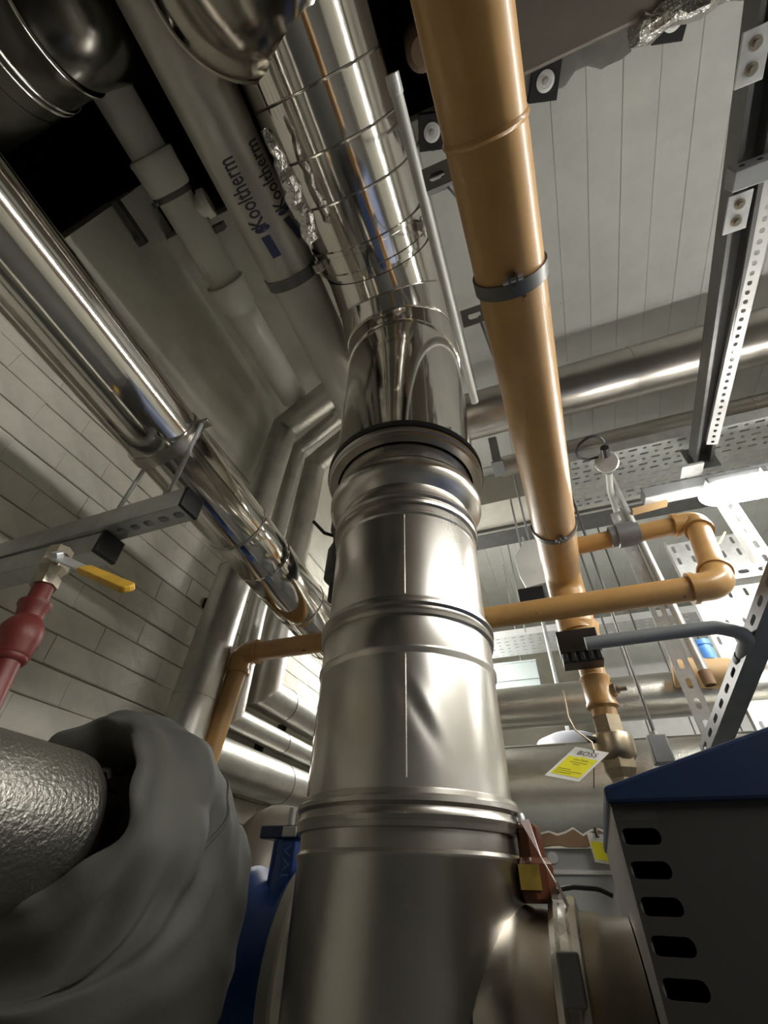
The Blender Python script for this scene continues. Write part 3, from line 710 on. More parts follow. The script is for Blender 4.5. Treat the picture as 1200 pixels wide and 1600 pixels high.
MB().box((nk.x+.02,fc.y-.034,nk.z+.044),(.016,.004,.009)).obj('bright_nut',M['galv'],bb_,bevel=.002)
MB().tube([V((nk.x+.012,fc.y-.02,nk.z+.05)), V((nk.x+.012,fc.y-.02,nk.z+.085))],.007,12).obj('stem_bolt',M['galv'],bb_)
bf_y = fc.y-.032; bz1 = nk.z+.03; bz0 = nk.z-.10
MB().mm((nk.x+.002,bf_y,bz0),(nk.x+.034,bf_y+.03,bz1)).obj('lettered_web',M['blue'],bb_,smooth=0,bevel=.003)
MB().tube([(nk.x-.014,bf_y+.012,bz1),(nk.x-.018,bf_y+.012,bz0+.03),(nk.x-.05,bf_y+.016,bz0-.03)],.007,10).obj('rib',M['blue'],bb_)
gv2, gf2 = glyphs('VALTEC', .024); gx = max(v.x for v in gv2)
MB().add([V((nk.x+.012+v.y*.9, bf_y-.0012, bz1-.006-v.x/gx*(bz1-bz0-.012))) for v in gv2], gf2).obj('raised_lettering',mat('pale_blue_edge',(.10,.22,.50),0,.35),bb_,smooth=0)
MB().lathe((fc.x-.005,fc.y,fc.z),(1,0,0),[(0,0),(.168,0),(.172,.004),(.172,.022),(.168,.026),(.10,.026),(.098,.030),(0,.030)],64).obj('cream_flange',M['flange'],bb_)
for k in range(8):
    t = 2*math.pi*(k+.45)/8; c = V((fc.x+.022,fc.y+.138*math.cos(t),fc.z+.138*math.sin(t)))
    MB().lathe(c,(1,0,0),[(.016,0),(.016,.012),(.014,.014),(0,.014)],6).obj('flange_bolt',M['galv'],bb_,smooth=0)
MB().lathe((fc.x+.02,fc.y,fc.z),(1,0,0),[(.09,0),(.09,.06)],40).obj('stub_pipe',M['dgrey'],bb_)
bpz = at(400,1325,'y',1.25); t = thing('dull_brown_pipe','dull brown-grey lagged pipe between the jacket and the blue valve','pipe',bpz)
MB().tube(fillet([bpz+V((-.02,.9,.06)), bpz+V((.0,.0,.02)), bpz+V((.03,-.02,-.6))],.12,8), .085, 32).obj('lagged_length',mat('dull_lagging',(.20,.175,.145),.3,.45,var=.1,vs=6),t)
ring(bpz+V((.02,-.01,-.2)),(0,0,1),.083,.090,.012).obj('lagging_band',M['greybnd'],t)

# ------------------------------------------------------------------ boiler casing, bottom right
bx0, by0 = .0245, .50; zl0 = 1.365
bo2 = thing('boiler_casing', 'dark grey slotted boiler casing under a navy blue hood, bottom right', 'boiler', (.5,.8,0))
pn = MB()
# front panel with five slots: built as perforated plate strip plus plain sheet
pv = .0365; sl = []
for py in (1307,1358,1415,1478,1547): sl.append(at(1000+ (py-1307)*.29,py,'y',by0).z)
zt_, pitch = zl0, (sl[0]-sl[-1])/4
z_top = sl[0]+pitch/2
pn.perf((bx0,by0,z_top), (1,0,0), (0,0,-1), 1, 9, .034, pitch, lambda i,j: (.0295,.0112), 6)
pn.add([(bx0,by0,z_top),(bx0+.034,by0,z_top),(bx0+.034,by0,zl0),(bx0,by0,zl0)],[(0,1,2,3)])
zb_ = z_top-9*pitch
pn.add([(bx0,by0,.1),(bx0+.034,by0,.1),(bx0+.034,by0,zb_),(bx0,by0,zb_)],[(0,1,2,3)])
pn.add([(bx0+.034,by0,.1),(.95,by0,.1),(.95,by0,zl0),(bx0+.034,by0,zl0)],[(0,1,2,3)])
pn.obj('front_panel', M['casing'], bo2, smooth=0, solid=.002)
MB().mm((bx0,by0+.002,.1),(bx0+.004,1.05,zl0)).obj('side_panel', mat('side_grey',(.20,.19,.17),0,.5), bo2, smooth=0)
MB().mm((bx0+.004,1.045,.1),(.95,1.05,zl0)).obj('rear_panel', M['casing'], bo2, smooth=0)
MB().mm((bx0+.06,by0+.03,.1),(.9,1.0,zl0-.02)).obj('inner_box', M['black'], bo2, smooth=0)
MB().mm((bx0+.01,by0+.01,.0),(.94,1.04,.1)).obj('plinth', M['black'], bo2, smooth=0)
zr = at(1200,1140,'y',by0-.006); zl_ = at(960,1228,'y',by0-.006); slope = (zr.z-zl_.z)/(zr.x-zl_.x)
yh0, yh1 = by0-.006, 1.06
MB().prism([(bx0-.003,yh0,zl0),(.96,yh0,zl0),(.96,yh0,zl_.z+slope*.42),(bx0+.42,yh0,zl_.z+slope*.42),(bx0-.003,yh0,zl_.z)],(0,yh1-yh0,0)).obj('hood',M['navy'],bo2,smooth=0,bevel=.003)

# amber gauge with tags on the tee
ga = at(832,1352,'y',.72); zt1 = at(820,1285,'y',.72).z; zb1 = at(838,1412,'y',.72).z
am = thing('amber_sensor', 'amber-brown sensor body with ochre label standing on the flue branch', 'sensor', (ga.x,ga.y,zb1))
lnk = (at(818,1290,'y',.72)-V((ga.x,ga.y,zt1)))
dirA = V((-.012,0,1)).normalized()
zA = zt1-zb1
MB().lathe((ga.x+.002,ga.y,zb1),dirA,[(0,0),(.019,0),(.022,.004),(.022,zA*.46),(.020,zA*.5),(.016,zA*.54),(.015,zA*.92),(.010,zA*.97),(0,zA)],8).obj('sensor_body',M['amber'],am,smooth=25)
MB().box((ga.x-.003,ga.y-.0215,zb1+zA*.30),(.012,.0012,zA*.15)).obj('sensor_label',M['amberlab'],am)
MB().lathe((ga.x-.006,ga.y,zb1+zA),dirA,[(0,0),(.006,0),(.006,.006),(.004,.010),(0,.010)],10).obj('sensor_cap',M['galv'],am)
pk = thing('pink_tag', 'pale pink paper tag hanging down the side of the amber sensor', 'tag', (ga.x,ga.y,zb1))
q0, q1, q2, q3 = at(812,1282,'y',.70), at(826,1280,'y',.70), at(850,1350,'y',.69), at(843,1335,'y',.69)
MB().prism([q0,q1,q2,q3],(0,.0006,0)).obj('tag_sheet',M['pink'],pk,smooth=0)
q0, q1, q2, q3 = at(867,1378,'y',.67), at(872,1378,'y',.67), at(890,1416,'y',.66), at(885,1418,'y',.66)
MB().prism([q0,q1,q2,q3],(0,.0006,0)).obj('tag_tail',M['pink'],pk,smooth=0)
MB().tube([at(846,1340,'y',.69),at(869,1380,'y',.67)],.0008,6).obj('tag_string',M['card'],pk)
cb1 = [at(px,py,'y',.86) for px,py in ((866,1402),(872,1390),(895,1386),(935,1389),(958,1400))]
tag(MB().tube(fillet(cb1,.03,4),.003,8).obj('black_cable',M['black']), 'thin black cable arching over the flue branch', 'cable')

# ------------------------------------------------------------------ background pipes right of the flue
def xpipe(label, px, py, y, dpx, mt, x0, x1, name='lagged_cross_pipe', joints=()):
    c = at(px,py,'y',y); q = c-EYE; cz = V((RX[2],RY[2],RZ[2])).dot(q); r = dpx*cz/F/2
    t = thing(name, label, 'pipe', (x0,y,c.z))
    MB().tube([(x0,y,c.z),(x1,y,c.z)], r, 40).obj('lagged_length', M[mt], t)
    for xj in joints: ring((xj,y,c.z),(1,0,0),r-.001,r+.0025,.012).obj('lagging_joint',M[mt],t)
    return t, c, r
xpipe('wide brushed lagged pipe crossing under the ceiling behind the ochre main', 930, 598, 1.38, 78, 'steel2', -.25, XR-.01, joints=(.62,1.5))
xpipe('slimmer lagged pipe crossing under the ceiling, second from the ochre main', 960, 688, 1.84, 34, 'steel2', -.02, XR-.01, joints=(1.2,))
xpipe('stucco-foil pipe crossing behind the gas valve', 900, 1098, 1.95, 62, 'stucco', -.6, 1.6, joints=(.2,))
xpipe('very wide foil-lagged pipe crossing behind the yellow caution tag', 880, 1238, 1.75, 128, 'stucco', -.6, 1.8, joints=(.0,))
xpipe('thin bright foil pipe wedged above the very wide pipe', 900, 1172, 1.95, 22, 'stucco', -.6, 1.6)
# short duct elbow hanging off the slim ceiling pipe
c = at(775,712,'y',1.7); 
t = thing('ceiling_stub', 'short dark square stub hanging below the ceiling beside the flue', 'bracket', c)
MB().box(c,(.022,.05,.10)).obj('stub_body',M['mgrey'],t,bevel=.004); MB().box(c+V((.0,-.0,-.10)),(.03,.055,.006)).obj('stub_plate',M['mgrey'],t,bevel=.002)

# pale blue panel duct behind, with seams
c0 = at(765,1040,'y',3.0); c1 = at(850,1092,'y',3.0)
pd = thing('pale_duct', 'pale blue-grey rectangular duct with raised seams far behind the flue', 'duct', ((c0.x+c1.x)/2,3.0,c1.z))
MB().mm((-.7,3.0,c1.z),(c1.x,3.4,c0.z)).obj('duct_body',M['bluegrey'],pd,smooth=0,bevel=.004)
for f_ in (.0,.45,.9): z = c0.z+(c1.z-c0.z)*f_; MB().box(((-.7+c1.x)/2,2.996,z),((c1.x+.7)/2,.005,.006)).obj('duct_seam',M['bluegrey'],pd,smooth=0)
for xr in (-.6, c1.x-.1): MB().tube([(xr,3.1,c0.z-.02),(xr,3.1,H-.02)],.006,8).obj('drop_rod',M['galv'],pd)
# white lined wall panels far right
wp0 = at(930,900,'y',3.6); wp1 = at(1040,1080,'y',3.6)
for k in range(6):
    xa = wp0.x - .25 + k*.26
    o = MB().mm((xa,3.6,0),(xa+.252,3.63,3.0)).obj('cladding_panel',M['white'],None,smooth=0,bevel=.002)
    tag(o, 'tall white wall cladding panel at the back, %s from the left' % ('first','second','third','fourth','fifth','sixth')[k], 'panel', 'white cladding panels at the back')

# lavender dish between pipes
c = at(892,1160,'y',2.3); t = thing('pale_dish', 'pale lavender round cover seen between two lagged pipes', 'cover', c)
MB().lathe(c-V((0,0,.02)), UPz, [(.17,-.04),(.165,-.01),(.14,.025),(.08,.05),(0,.06)], 48).obj('dish', M['lav'], t)
MB().lathe(c-V((0,0,.07)), UPz, [(0,0),(.16,.0),(.172,.008),(.172,.02),(.16,.03)], 48).obj('dish_rim', M['lav'], t)
MB().tube([c+V((0,.1,.0)), V((c.x,c.y+.1,H-.02))],.01,12).obj('stem',M['galv'],t)

# grey board box low behind the branch with torn brown edging
b0 = at(850,1325,'y',1.45); b1 = at(962,1405,'y',1.45)
gb = thing('grey_cabinet', 'pale grey panel cabinet with white trim between flue and boiler', 'cabinet', (b0.x+.1,1.45,b1.z-.4))
MB().mm((b0.x-.25,1.45,b1.z-.5),(b1.x+.3,1.75,b0.z)).obj('cabinet_body',M['panel'],gb,smooth=0,bevel=.003)
zs = at(900,1363,'y',1.45).z; MB().mm((b0.x-.25,1.442,zs-.004),(b1.x+.3,1.45,zs+.004)).obj('white_trim',M['white'],gb,smooth=0)
sc0 = at(833,1322,'y',1.449); MB().lathe((at(864,1340,'y',1.449)),(0,-1,0),[(0,0),(.012,0),(.012,.003),(0,.004)],16).obj('round_sticker',M['white'],gb)
# ragged strip
top = []; bot = []; n = 22
za, zb2 = at(900,1300,'y',1.44).z, at(900,1322,'y',1.44).z
for k in range(n+1):
    x = b0.x-.1 + (b1.x-b0.x+.3)*k/n; top.append(V((x,1.43,za+random.uniform(-.012,.006)))); bot.append(V((x,1.43,zb2+random.uniform(-.004,.004))))
m_ = MB()
for k in range(n): m_.prism([bot[k],bot[k+1],top[k+1],top[k]],(0,.02,0))
tag(m_.obj('torn_board',M['card2'],None,smooth=0),'torn brown board strip with ragged edge above the pale cabinet','board')
m_ = MB()
for k in range(n): m_.prism([top[k]+V((0,.003,0)),top[k+1]+V((0,.003,0)),top[k+1]+V((0,.003,.005)),top[k]+V((0,.003,.005))],(0,.016,0))
tag(m_.obj('torn_edge',M['card'],None,smooth=0),'white torn paper edge along the brown board strip','paper')

# ------------------------------------------------------------------ caution tags
def caution(name, label, quad, y0, y1, text=True):
    q = [at(px,py,'y',y) for (px,py),y in zip(quad,(y0,y0,y1,y1))]
    O = q[0]; U = q[1]-q[0]; W_ = q[3]-q[0]; nrm = U.cross(W_).normalized()
    if nrm.dot(EYE-O) < 0: nrm = -nrm
    t = thing(name, label, 'tag', O)
    def P(u, v, h): return O + U*u + W_*v + nrm*h
    MB().prism([P(0,0,0),P(1,0,0),P(1,1,0),P(0,1,0)], -nrm*.0008).obj('card', M['card'], t, smooth=0)
    MB().prism([P(.08,.30,.0006),P(.92,.30,.0006),P(.92,.90,.0006),P(.08,.90,.0006)], -nrm*.0005).obj('yellow_field', M['tagyel'], t, smooth=0)
    if text:
        for tx, u0, u1, v0, v1 in (('BOSS',.22,.80,.10,.205),('CAUTION',.30,.72,.42,.36)):
            g, f = glyphs(tx, 1.0); gw_ = max(v.x for v in g); gh = max(v.y for v in g)
            hh = .13 if tx == 'BOSS' else .06
            MB().add([P(u0+(u1-u0)*v.x/gw_, v0+hh-hh*v.y/gh if tx=='BOSS' else v0-hh*v.y/gh, .0013) for v in g], f).obj('lettering', M['ink'], t, smooth=0)
        MB().prism([P(.44,.295,.0010),P(.56,.295,.0010),P(.50,.235,.0010)], -nrm*.0003).obj('warning_triangle', M['tagyel'], t, smooth=0)
        for v_, a_, b_ in ((.46,.26,.76),(.52,.40,.60),(.70,.14,.5),(.76,.14,.86),(.82,.14,.62)):
            MB().prism([P(a_,v_,.0010),P(b_,v_,.0010),P(b_,v_+.018,.0010),P(a_,v_+.018,.0010)], -nrm*.0003).obj('small_print', mat('faint_ink',(.35,.32,.03),0,.6) if v_==.46 else bpy.data.materials['faint_ink'], t, smooth=0)
    return t
yt = el.y - .11
t1 = caution('caution_tag', 'white tag with yellow caution field hanging from the gas valve', ((899,1167),(952,1176),(891,1228),(851,1211)), yt, yt-.03)
MB().tube([at(880,1078,'y',yt), at(888,1120,'y',yt), at(898,1140,'y',yt), at(925,1160,'y',yt), at(928,1172,'y',yt-.002)], .0022, 8).obj('tie_wire', M['bronze'], t1)
MB().tube([at(928,1172,'y',yt-.002), at(928,1232,'y',yt)], .0012, 6).obj('tie_tail', M['black'], t1)
t2 = caution('caution_tag', 'smaller white and yellow tag hanging against the torn board', ((916,1300),(944,1304),(955,1338),(930,1347)), 1.427, 1.427, False)
MB().tube([at(930,1294,'y',1.43), at(934,1308,'y',1.424)], .004, 8).obj('tie_knot', M['black'], t2)

# ------------------------------------------------------------------ luminaires
def luminaire(label, c, L_, r=.048, rot=0, hw=.036):
    c0_ = V(c); c = V((0,0,0)); t = thing('batten_luminaire', label, 'light', c0_, 'sealed batten lights')
    t.location = (0,0,0); n = 10; prof = []
    for k in range(n+1): a_ = math.pi/2*k/n; prof.append((r*math.sin(a_)+.0001, r*1.3*(1-math.cos(a_))))
    prof += [(r, L_-r*1.3)] + [(r*math.cos(math.pi/2*k/n)+.0001, L_-r*1.3+r*1.3*math.sin(math.pi/2*k/n)) for k in range(1,n+1)]
    m_ = MB().lathe(c, (1,0,0), prof, 32)
    for v in m_.v: v.z = c.z + (v.z-c.z)*.72
    d_ = m_.obj('diffuser', M['lamp'], t, smooth=60)
    MB().box(c+V((L_/2,0,r*.62)),(L_/2-.03 if hw < .05 else L_/2+.02,hw,.016)).obj('housing',M['mgrey'],t,bevel=.004)
    for f_ in (.12,.38,.62,.88): MB().box(c+V((L_*f_,0,r*.44)),(.008,.052,.012)).obj('clip',M['mgrey'],t,bevel=.002)
    t.location = c0_; t.rotation_euler = (0,0,rot); return t
lc_ = at(1092,777,'z',2.30)
luminaire('lit sealed batten light at the right edge', lc_, 1.5)
LY = lc_.y
luminaire('added fill batten further back, unseen behind the main flue', (-.60,1.95,2.45), 1.2, rot=math.pi/2)  # unseen lamp added to brighten the left wall
luminaire('added fill batten with wide shade, out of view right of the viewpoint', (1.20,-.55,2.42), 1.5, rot=math.pi/2, hw=.10)  # second unseen lamp added as fill; wide housing stops its upward light

# luminaire support channel and cable tray
gc0 = at(1004,778,'z',2.44)
lc1 = thing('grey_support_channel', 'grey box channel carrying the batten light', 'channel', gc0)
MB().box((gc0.x+.75,gc0.y,2.44),(.75,.030,.022)).obj('channel_body',M['mgrey'],lc1,bevel=.002)
MB().box((gc0.x+.75,gc0.y-.002,2.416),(.75,.022,.003)).obj('channel_cover',M['white'],lc1,smooth=0)
cbx = at(1075,735,'z',2.47); MB().box((cbx.x+.01,cbx.y,2.468),(.035,.03,.006)).obj('fixing_plate',M['galv'],lc1,bevel=.002)
tw0, tw1 = at(988,800,'z',2.38), at(1042,786,'z',2.38)
o = MB().box((tw0+tw1)/2,((tw1-tw0).length/2,.014,.006),(tw1-tw0)); tag(o.obj('timber_offcut',M['tan'],None,smooth=0),'tan timber offcut under the grey support channel','timber')

def tray(name, label, O, U, W_, nu, nv, pu, pv, fn, mt, up, fl_h=.05):
    t = thing(name, label, 'cable tray', O); O, U, W_ = V(O), V(U).normalized(), V(W_).normalized()
    MB().perf(O,U,W_,nu,nv,pu,pv,fn,3).obj('tray_bed',M[mt],t,smooth=0,solid=.0015)
    for s_ in (0,1):
        a = O+W_*(pv*nv*s_); b = a+U*(pu*nu); h = V(up)*fl_h
        MB().add([a,b,b+h,a+h],[(0,1,2,3)]).obj('tray_side',M[mt],t,smooth=0,solid=.0015)
    return t
ty0 = at(960,706,'z',2.75); ty1 = at(960,782,'z',2.75)
tx0 = at(893,760,'z',2.75).x
nv = 10; pvv = (ty1.y-ty0.y)/nv
tray('perforated_tray','grey perforated cable tray crossing above the batten light',(tx0,ty0.y,2.75),(1,0,0),(0,1,0),40,nv,.046,pvv,
     lambda i,j: (.035,.0105) if (i+j)%2 else (.014,.012), 'galv', (0,0,1))
# far tray with sloped panel, above the pale duct
c = at(762,1000,'y',2.7)
ft0 = at(775,1010,'z',2.52)
tray('perforated_tray','pale perforated tray in the gap behind the black finned box',(ft0.x-.1,ft0.y-.12,2.52),(1,0,0),(0,1,0),30,6,.05,.05,
     lambda i,j: (.028,.010) if (i*2+j)%3 else (.010,.012), 'white', (0,0,1), .04)
ft = bpy.data.objects['perforated_tray.001']
for xr in (ft0.x+.2, ft0.x+1.0): MB().tube([(xr,ft0.y-.118,2.53),(xr,ft0.y-.118,H-.02)],.005,8).obj('drop_rod',M['galv'],ft)
# vertical tray right
vt = at(1032,846,'y',1.9); vb2 = at(1196,1170,'y',1.9); vx = (vt.x+vb2.x)/2
tray('perforated_tray','tall white slotted tray standing upright behind the branch loop',(vx,1.9,1.3),(0,0,1),(1,0,0),20,6,.06,.055,
     lambda i,j: (.034,.012) if i%3 != 2 else None, 'galv', (0,-1,0), .03)

# slotted struts
def strut(label, A, B, n, parent_name='slotted_strut', **kw):
    A = V(A); t = thing(parent_name, label, 'strut', A); channel(A,B,n,parent=t,**kw); return t
sa_t = at(975,830,'y',1.5); sa_b = at(1118,1165,'y',1.5)
strut('upright galvanised slotted strut crossing the branch loop', (sa_b.x,1.5,1.3), (sa_t.x,1.5,2.415), (-.2,-1,0), pitch=.055, slot=(.030,.013), mt='galv')
c1t = at(1140,795,'y',1.42); strut('bright slotted strut dropping from the batten light', (c1t.x,1.42,1.95), (c1t.x,1.42,2.42), (-.1,-1,0), mt='white')
c2 = at(1150,900,'y',1.42); strut('short slotted cross strut at the right edge beyond the loop', (c2.x-.06,1.42,c2.z), (c2.x+.8,1.42,c2.z), (0,-1,0), mt='white')
ea, eb = at(1212,925,'y',1.05), at(1112,1178,'y',1.5); ea = ea + (ea-eb)*.9
strut('dark slotted brace slanting down to the upright strut', ea, eb, (-.5,-.6,.3), mt='mgrey')
# overhead dark double strut running back
d0 = at(1162,60,'z',2.66); d1 = at(1094,716,'z',2.66); dx = d1.x
ds = thing('overhead_strut','dark channel strut running back under the ceiling at the right','strut',(dx,d1.y,2.66))
channel((d0.x,-.6,2.66),(dx,d1.y,2.66),(0,0,1), slots=False, parent=ds, name='channel', mt='dgrey', w_=.062, d=.062)
MB().mm((dx-.05,d1.y-.004,2.60),(dx+.05,d1.y+.004,2.72)).obj('end_plate',M['mgrey'],ds,smooth=0)
g0 = at(1200,300,'z',2.64); g1 = at(1112,690,'z',2.64)
strut('pale perforated strip hanging beside the dark overhead strut', (g0.x,-.1,2.64), (g1.x,g1.y,2.64), (-.3,0,-1), mt='white', pitch=.028, slot=(.013,.011), d=.03, lips=False, w_=.036)
for px, py, lab in ((1152,332,'bolted bright plate on the dark overhead strut, nearer the middle'),(1176,88,'bolted bright plate on the dark overhead strut, at the top edge')):
    c = at(px,py,'z',2.62); t = thing('fixing_plate',lab,'plate',c)
    MB().box(c,(.026,.045,.003)).obj('plate',M['galv'],t,bevel=.001)
    for s_ in (-1,1): MB().lathe(c+V((0,.02*s_,-.003)),(0,0,-1),[(.012,0),(.012,.003),(.007,.003),(.007,.010),(0,.010)],12).obj('bolt',M['brass'],t)
c = at(1178,268,'z',2.60); t = thing('grey_bracket_block','dark grey bracket block with two holes on the overhead strut','bracket',c)
MB().box(c,(.05,.022,.022)).obj('block',M['mgrey'],t,bevel=.002)
for s_ in (-1,1): MB().lathe(c+V((.018*s_-.01,-.0225,0)),(0,-1,0),[(0,.0006),(.006,.0006),(.006,0)],16).obj('hole',M['black'],t)

# conduit beside the upright strut, rods, hose
ch = at(1000,850,'y',1.47); cg = at(1108,1065,'y',1.47)
t = thing('steel_conduit','bright round conduit beside the upright slotted strut','conduit',cg)
MB().tube([cg,(ch.x,1.47,2.6)],.0125,20).obj('conduit_length',M['galv'],t); MB().lathe(cg,(ch-cg),[(.015,-.01),(.016,0),(.016,.03),(.0125,.032)],20).obj('conduit_coupler',M['card2'],t)
hs = [at(px,py,'y',1.12) for px,py in ((915,1006),(1050,988),(1120,980))] + [at(1168,990,'y',1.12), at(1160,1040,'y',1.25), at(1138,1110,'y',1.4)]
t = thing('grey_hose','dark grey flexible conduit running from the black box to the slanting brace','conduit',hs[0])
MB().tube(fillet(hs,.05,8),.0155,20).obj('hose_length',M['hose'],t)
for q in (at(1162,1030,'y',1.22),at(1150,1075,'y',1.33)): MB().lathe(q,(hs[-1]-hs[-3]),[(.016,-.012),(.019,-.010),(.019,.010),(.016,.012)],20).obj('hose_band',M['black'],t)
for i,(a,b,y,lab) in enumerate((((930,880),(1024,1150),1.52,'thin threaded rod with a hanger block behind the gas valve'),((905,870),(952,1002),2.2,'thin dark rod hanging left of the upright strut'),((965,890),(1000,1000),2.6,'thin dark rod behind the upright strut'))):
    p, q = at(*a,'y',y), at(*b,'y',y); t = thing('hanger_rod',lab,'rod',q)
    MB().tube([V((q.x,y,q.z)),V((q.x,y,H-.02))],.005,8).obj('rod',M['dgrey'],t)
    if i == 0: MB().box(q-V((0,0,.035)),(.024,.02,.035)).obj('hanger_block',M['mgrey'],t,bevel=.003); MB().lathe(q,UPz,[(.01,0),(.01,.012),(0,.012)],6).obj('hanger_nut',M['galv'],t,smooth=0)
# far valve with blue band
c = at(1100,1015,'y',1.8); t = thing('blue_banded_fitting','tan pipe fitting with bright blue band behind the conduit','fitting',c)
MB().tube([c+V((-.12,.02,-.06)),c+V((.05,0,-.09))],.05,24).obj('fitting_body',M['tan'],t)
MB().lathe(c-V((0,0,.02)),UPz,[(.026,-.02),(.028,0),(.028,.02),(.024,.022),(.024,.03),(.028,.032),(.028,.05),(0,.05)],24).obj('blue_band',M['bluecap'],t)
# earth wire
q = [at(1133,832,'y',1.41),at(1125,848,'y',1.35),at(1117,855,'y',1.27)]
tag(MB().tube(q,.003,8).obj('earth_wire',M['greenyel']),'short green-yellow earth wire beside the loop elbow','wire')

# round conduit box with looped cable
jb = at(948,722,'z',2.50)
t = thing('round_conduit_box','round grey conduit box with a black cable loop beside the ochre main','junction box',jb)
tow = (EYE-jb).normalized()
MB().lathe(jb,tow,[(0,-.02),(.038,-.02),(.040,-.016),(.040,.014),(.036,.018),(0,.018)],32).obj('box_body',M['galv'],t)
upv = (at(943,690,'z',2.50)-jb); upv.normalize()
MB().tube([jb+upv*.035,jb+upv*.075],.014,12).obj('cable_gland',M['black'],t)
cl_ = [at(px,py,'z',2.5) for px,py in ((944,690),(938,681),(920,682),(905,694),(900,706),(905,716),(920,718),(935,714))]
MB().tube(fillet(cl_,.03,4),.0045,8).obj('cable_loop',M['black'],t)
cn = [at(px,py,'z',2.5) for px,py in ((951,738),(953,765),(962,792),(968,815))]
MB().tube(fillet(cn,.08,4),.013,12).obj('conduit_tail',M['conduit'],t)

# light conduit beside the flue, strut stubs and rods for the ochre main
la, lb = at(613,118,'z',2.60), at(742,628,'z',2.60)
t = thing('thin_conduit','thin light grey conduit running overhead along the right of the flue','conduit',la)
MB().tube([la,lb],.013,16).obj('conduit_length',M['conduit'],t)
MB().lathe(la,(lb-la),[(0,-.003),(.015,-.003),(.015,.03),(.0135,.032)],16).obj('conduit_end',M['galv'],t)
for i,(a,b,lab) in enumerate((((664,287),(742,250),'short slotted strut under the first clamp of the ochre main'),((722,500),(800,465),'short slotted strut under the second clamp of the ochre main'))):
    z = OZ+RO+.09; p, q = at(*a,'z',z), at(*b,'z',z); q.y = p.y
    tt = strut(lab,p,q,(0,-.6,-1),mt='mgrey',w_=.032,d=.025,pitch=.045,slot=(.026,.012))
    c = p + (q-p)*.35; e = at(738+i*47,332+i*260,'z',z+.05)
    t = thing('black_cable','thin black cable looping from the '+('first' if i==0 else 'second')+' strut behind the ochre main','cable',c)
    MB().tube([c-V((0,0,.012)),(c+e)/2-V((0,0,.01)),e],.0045,8).obj('cable',M['black'],t)
    # drop rod to the ceiling
    MB().tube([q-V((.02,0,0)),V((q.x-.02,q.y,H-.02))],.005,8).obj('drop_rod',M['galv'],tt)

# ------------------------------------------------------------------ shaft edge: pads, duct lagging, brown stub
lag = MB(); n = 26; a_ = []
x0_, x1_ = X1+.02, 1.05
dl = thing('insulated_duct','grey-brown insulated duct with crumpled foil edge at the top','duct',(.7,0,3.2))
MB().mm((.10,-1.2,3.19),(1.02,.27,3.33)).obj('duct_body',mat('brown_grey_wrap',(.17,.15,.125),.3,.5,var=.15,vs=4,bump=.3,bs=12),dl,smooth=0,bevel=.01)
fe = MB().tube([V((.62+.55*k/16,.285+.006*math.sin(k*1.7),3.20+.01*math.sin(k*2.3))) for k in range(17)],.035,14)
for v in fe.v: v += noise.noise_vector(v*30)*.014
fe.obj('foil_edge',M['crumple'],dl,smooth=20)
ms = MB(); 
pts = [V((-.02+.66*k/20,.30+.05*noise.noise(V((k*.4,0,0))),H-.02)) for k in range(21)]
ms.tube(pts,[.045+.02*noise.noise(V((k*.7,3,0))) for k in range(21)],12)
for v in ms.v: v += noise.noise_vector(v*25)*.014; v.z = max(v.z, H-.05)
tag(ms.obj('rough_sealant',mat('grey_sealant',(.20,.20,.18),0,.85,var=.2,vs=15,bump=.6,bs=40),None,smooth=25),'rough grey fire sealant smeared along the shaft edge','sealant')
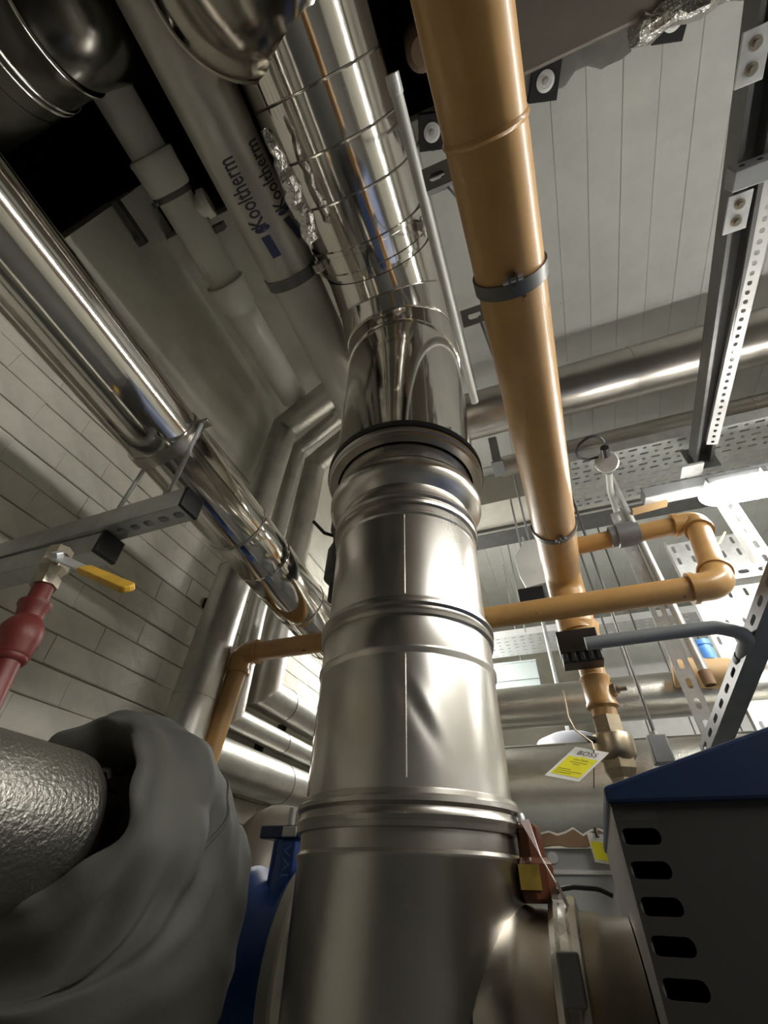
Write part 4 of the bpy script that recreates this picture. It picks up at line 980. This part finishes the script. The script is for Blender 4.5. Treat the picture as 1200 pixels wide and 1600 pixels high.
for px,py,lab in ((675,207,'black square fixing pad left of the ochre main'),(852,127,'black square fixing pad right of the ochre main'),(1052,30,'black square fixing pad at the foil duct edge')):
    z = H-.062; c = at(px,py,'z',z); t = thing('fixing_pad',lab,'fixing',c,'black fixing pads')
    rot = Matrix.Rotation(.25,3,'Z')
    MB().box(c+V((0,0,.022)),(.045,.05,.022),rot@V((1,0,0)),rot@V((0,1,0))).obj('pad',M['black'],t,bevel=.002)
    MB().lathe(c,(0,0,-1),[(0,.001),(.028,.001),(.028,.003),(.018,.006),(.016,.004),(.010,.004),(.010,.012),(0,.012)],24).obj('washer',M['white'],t)
    MB().lathe(c-V((0,0,.008)),(0,0,-1),[(0.010,0),(.010,.008),(0,.009)],6).obj('bolt_head',M['galv'],t,smooth=0)
c = at(660,80,'z',3.0); t = thing('brown_stub_pipe','dim brown pipe stub in the dark between flue and ochre main','pipe',c)
MB().lathe(c,UPz,[(0,0),(.03,.005),(.045,.03),(.045,.9)],28).obj('stub',M['brownpipe'],t)

# ------------------------------------------------------------------ extras behind the ochre main
cy = 2.0
q = [at(px,py,'y',cy) for px,py in ((818,846),(850,838),(858,908),(822,918),(812,900),(804,872))]
t = thing('cream_board', 'cream cut-cornered board behind the ochre main, left side', 'board', q[3])
MB().prism(q, (0,.02,0)).obj('board', M['card'], t, smooth=0, bevel=.002)
MB().tube([q[0]+V((.03,.01,-.01)), V((q[0].x+.03,cy+.01,H-.02))], .006, 8).obj('hanger', M['galv'], t)
c = at(832,935,'y',2.05); t = thing('black_equipment_box', 'small black box under the cream board', 'box', c)
MB().box(c,(.06,.05,.035)).obj('body',M['black'],t,bevel=.003); MB().box(c+V((.075,0,.0)),(.012,.05,.045)).obj('end_frame',M['mgrey'],t,bevel=.002)
MB().tube([c+V((0,.02,.03)), V((c.x,c.y+.02,H-.02))], .006, 8).obj('hanger', M['galv'], t)
a, b = at(742,852,'y',2.45), at(850,828,'y',2.45)
t = thing('dark_cable_channel', 'dark thin channel crossing under the concrete beam beside the flue', 'channel', a)
MB().mm((-.6,2.30,3.055),(2.2,2.45,3.10)).obj('channel_body', M['dgrey'], t, smooth=0, bevel=.003)
MB().mm((-.6,2.292,3.06),(2.2,2.30,3.07)).obj('channel_lip', M['galv'], t, smooth=0)
p = at(204,348,'x',XW+.03); t = thing('steel_strap', 'short dark strap fixed along the concrete above the brick wall', 'strap', p)
MB().box(p,(.012,.075,.016)).obj('strap', M['dgrey'], t, bevel=.002); MB().box(p+V((-.008,.06,0)),(.012,.014,.022)).obj('strap_foot', M['dgrey'], t, bevel=.002)
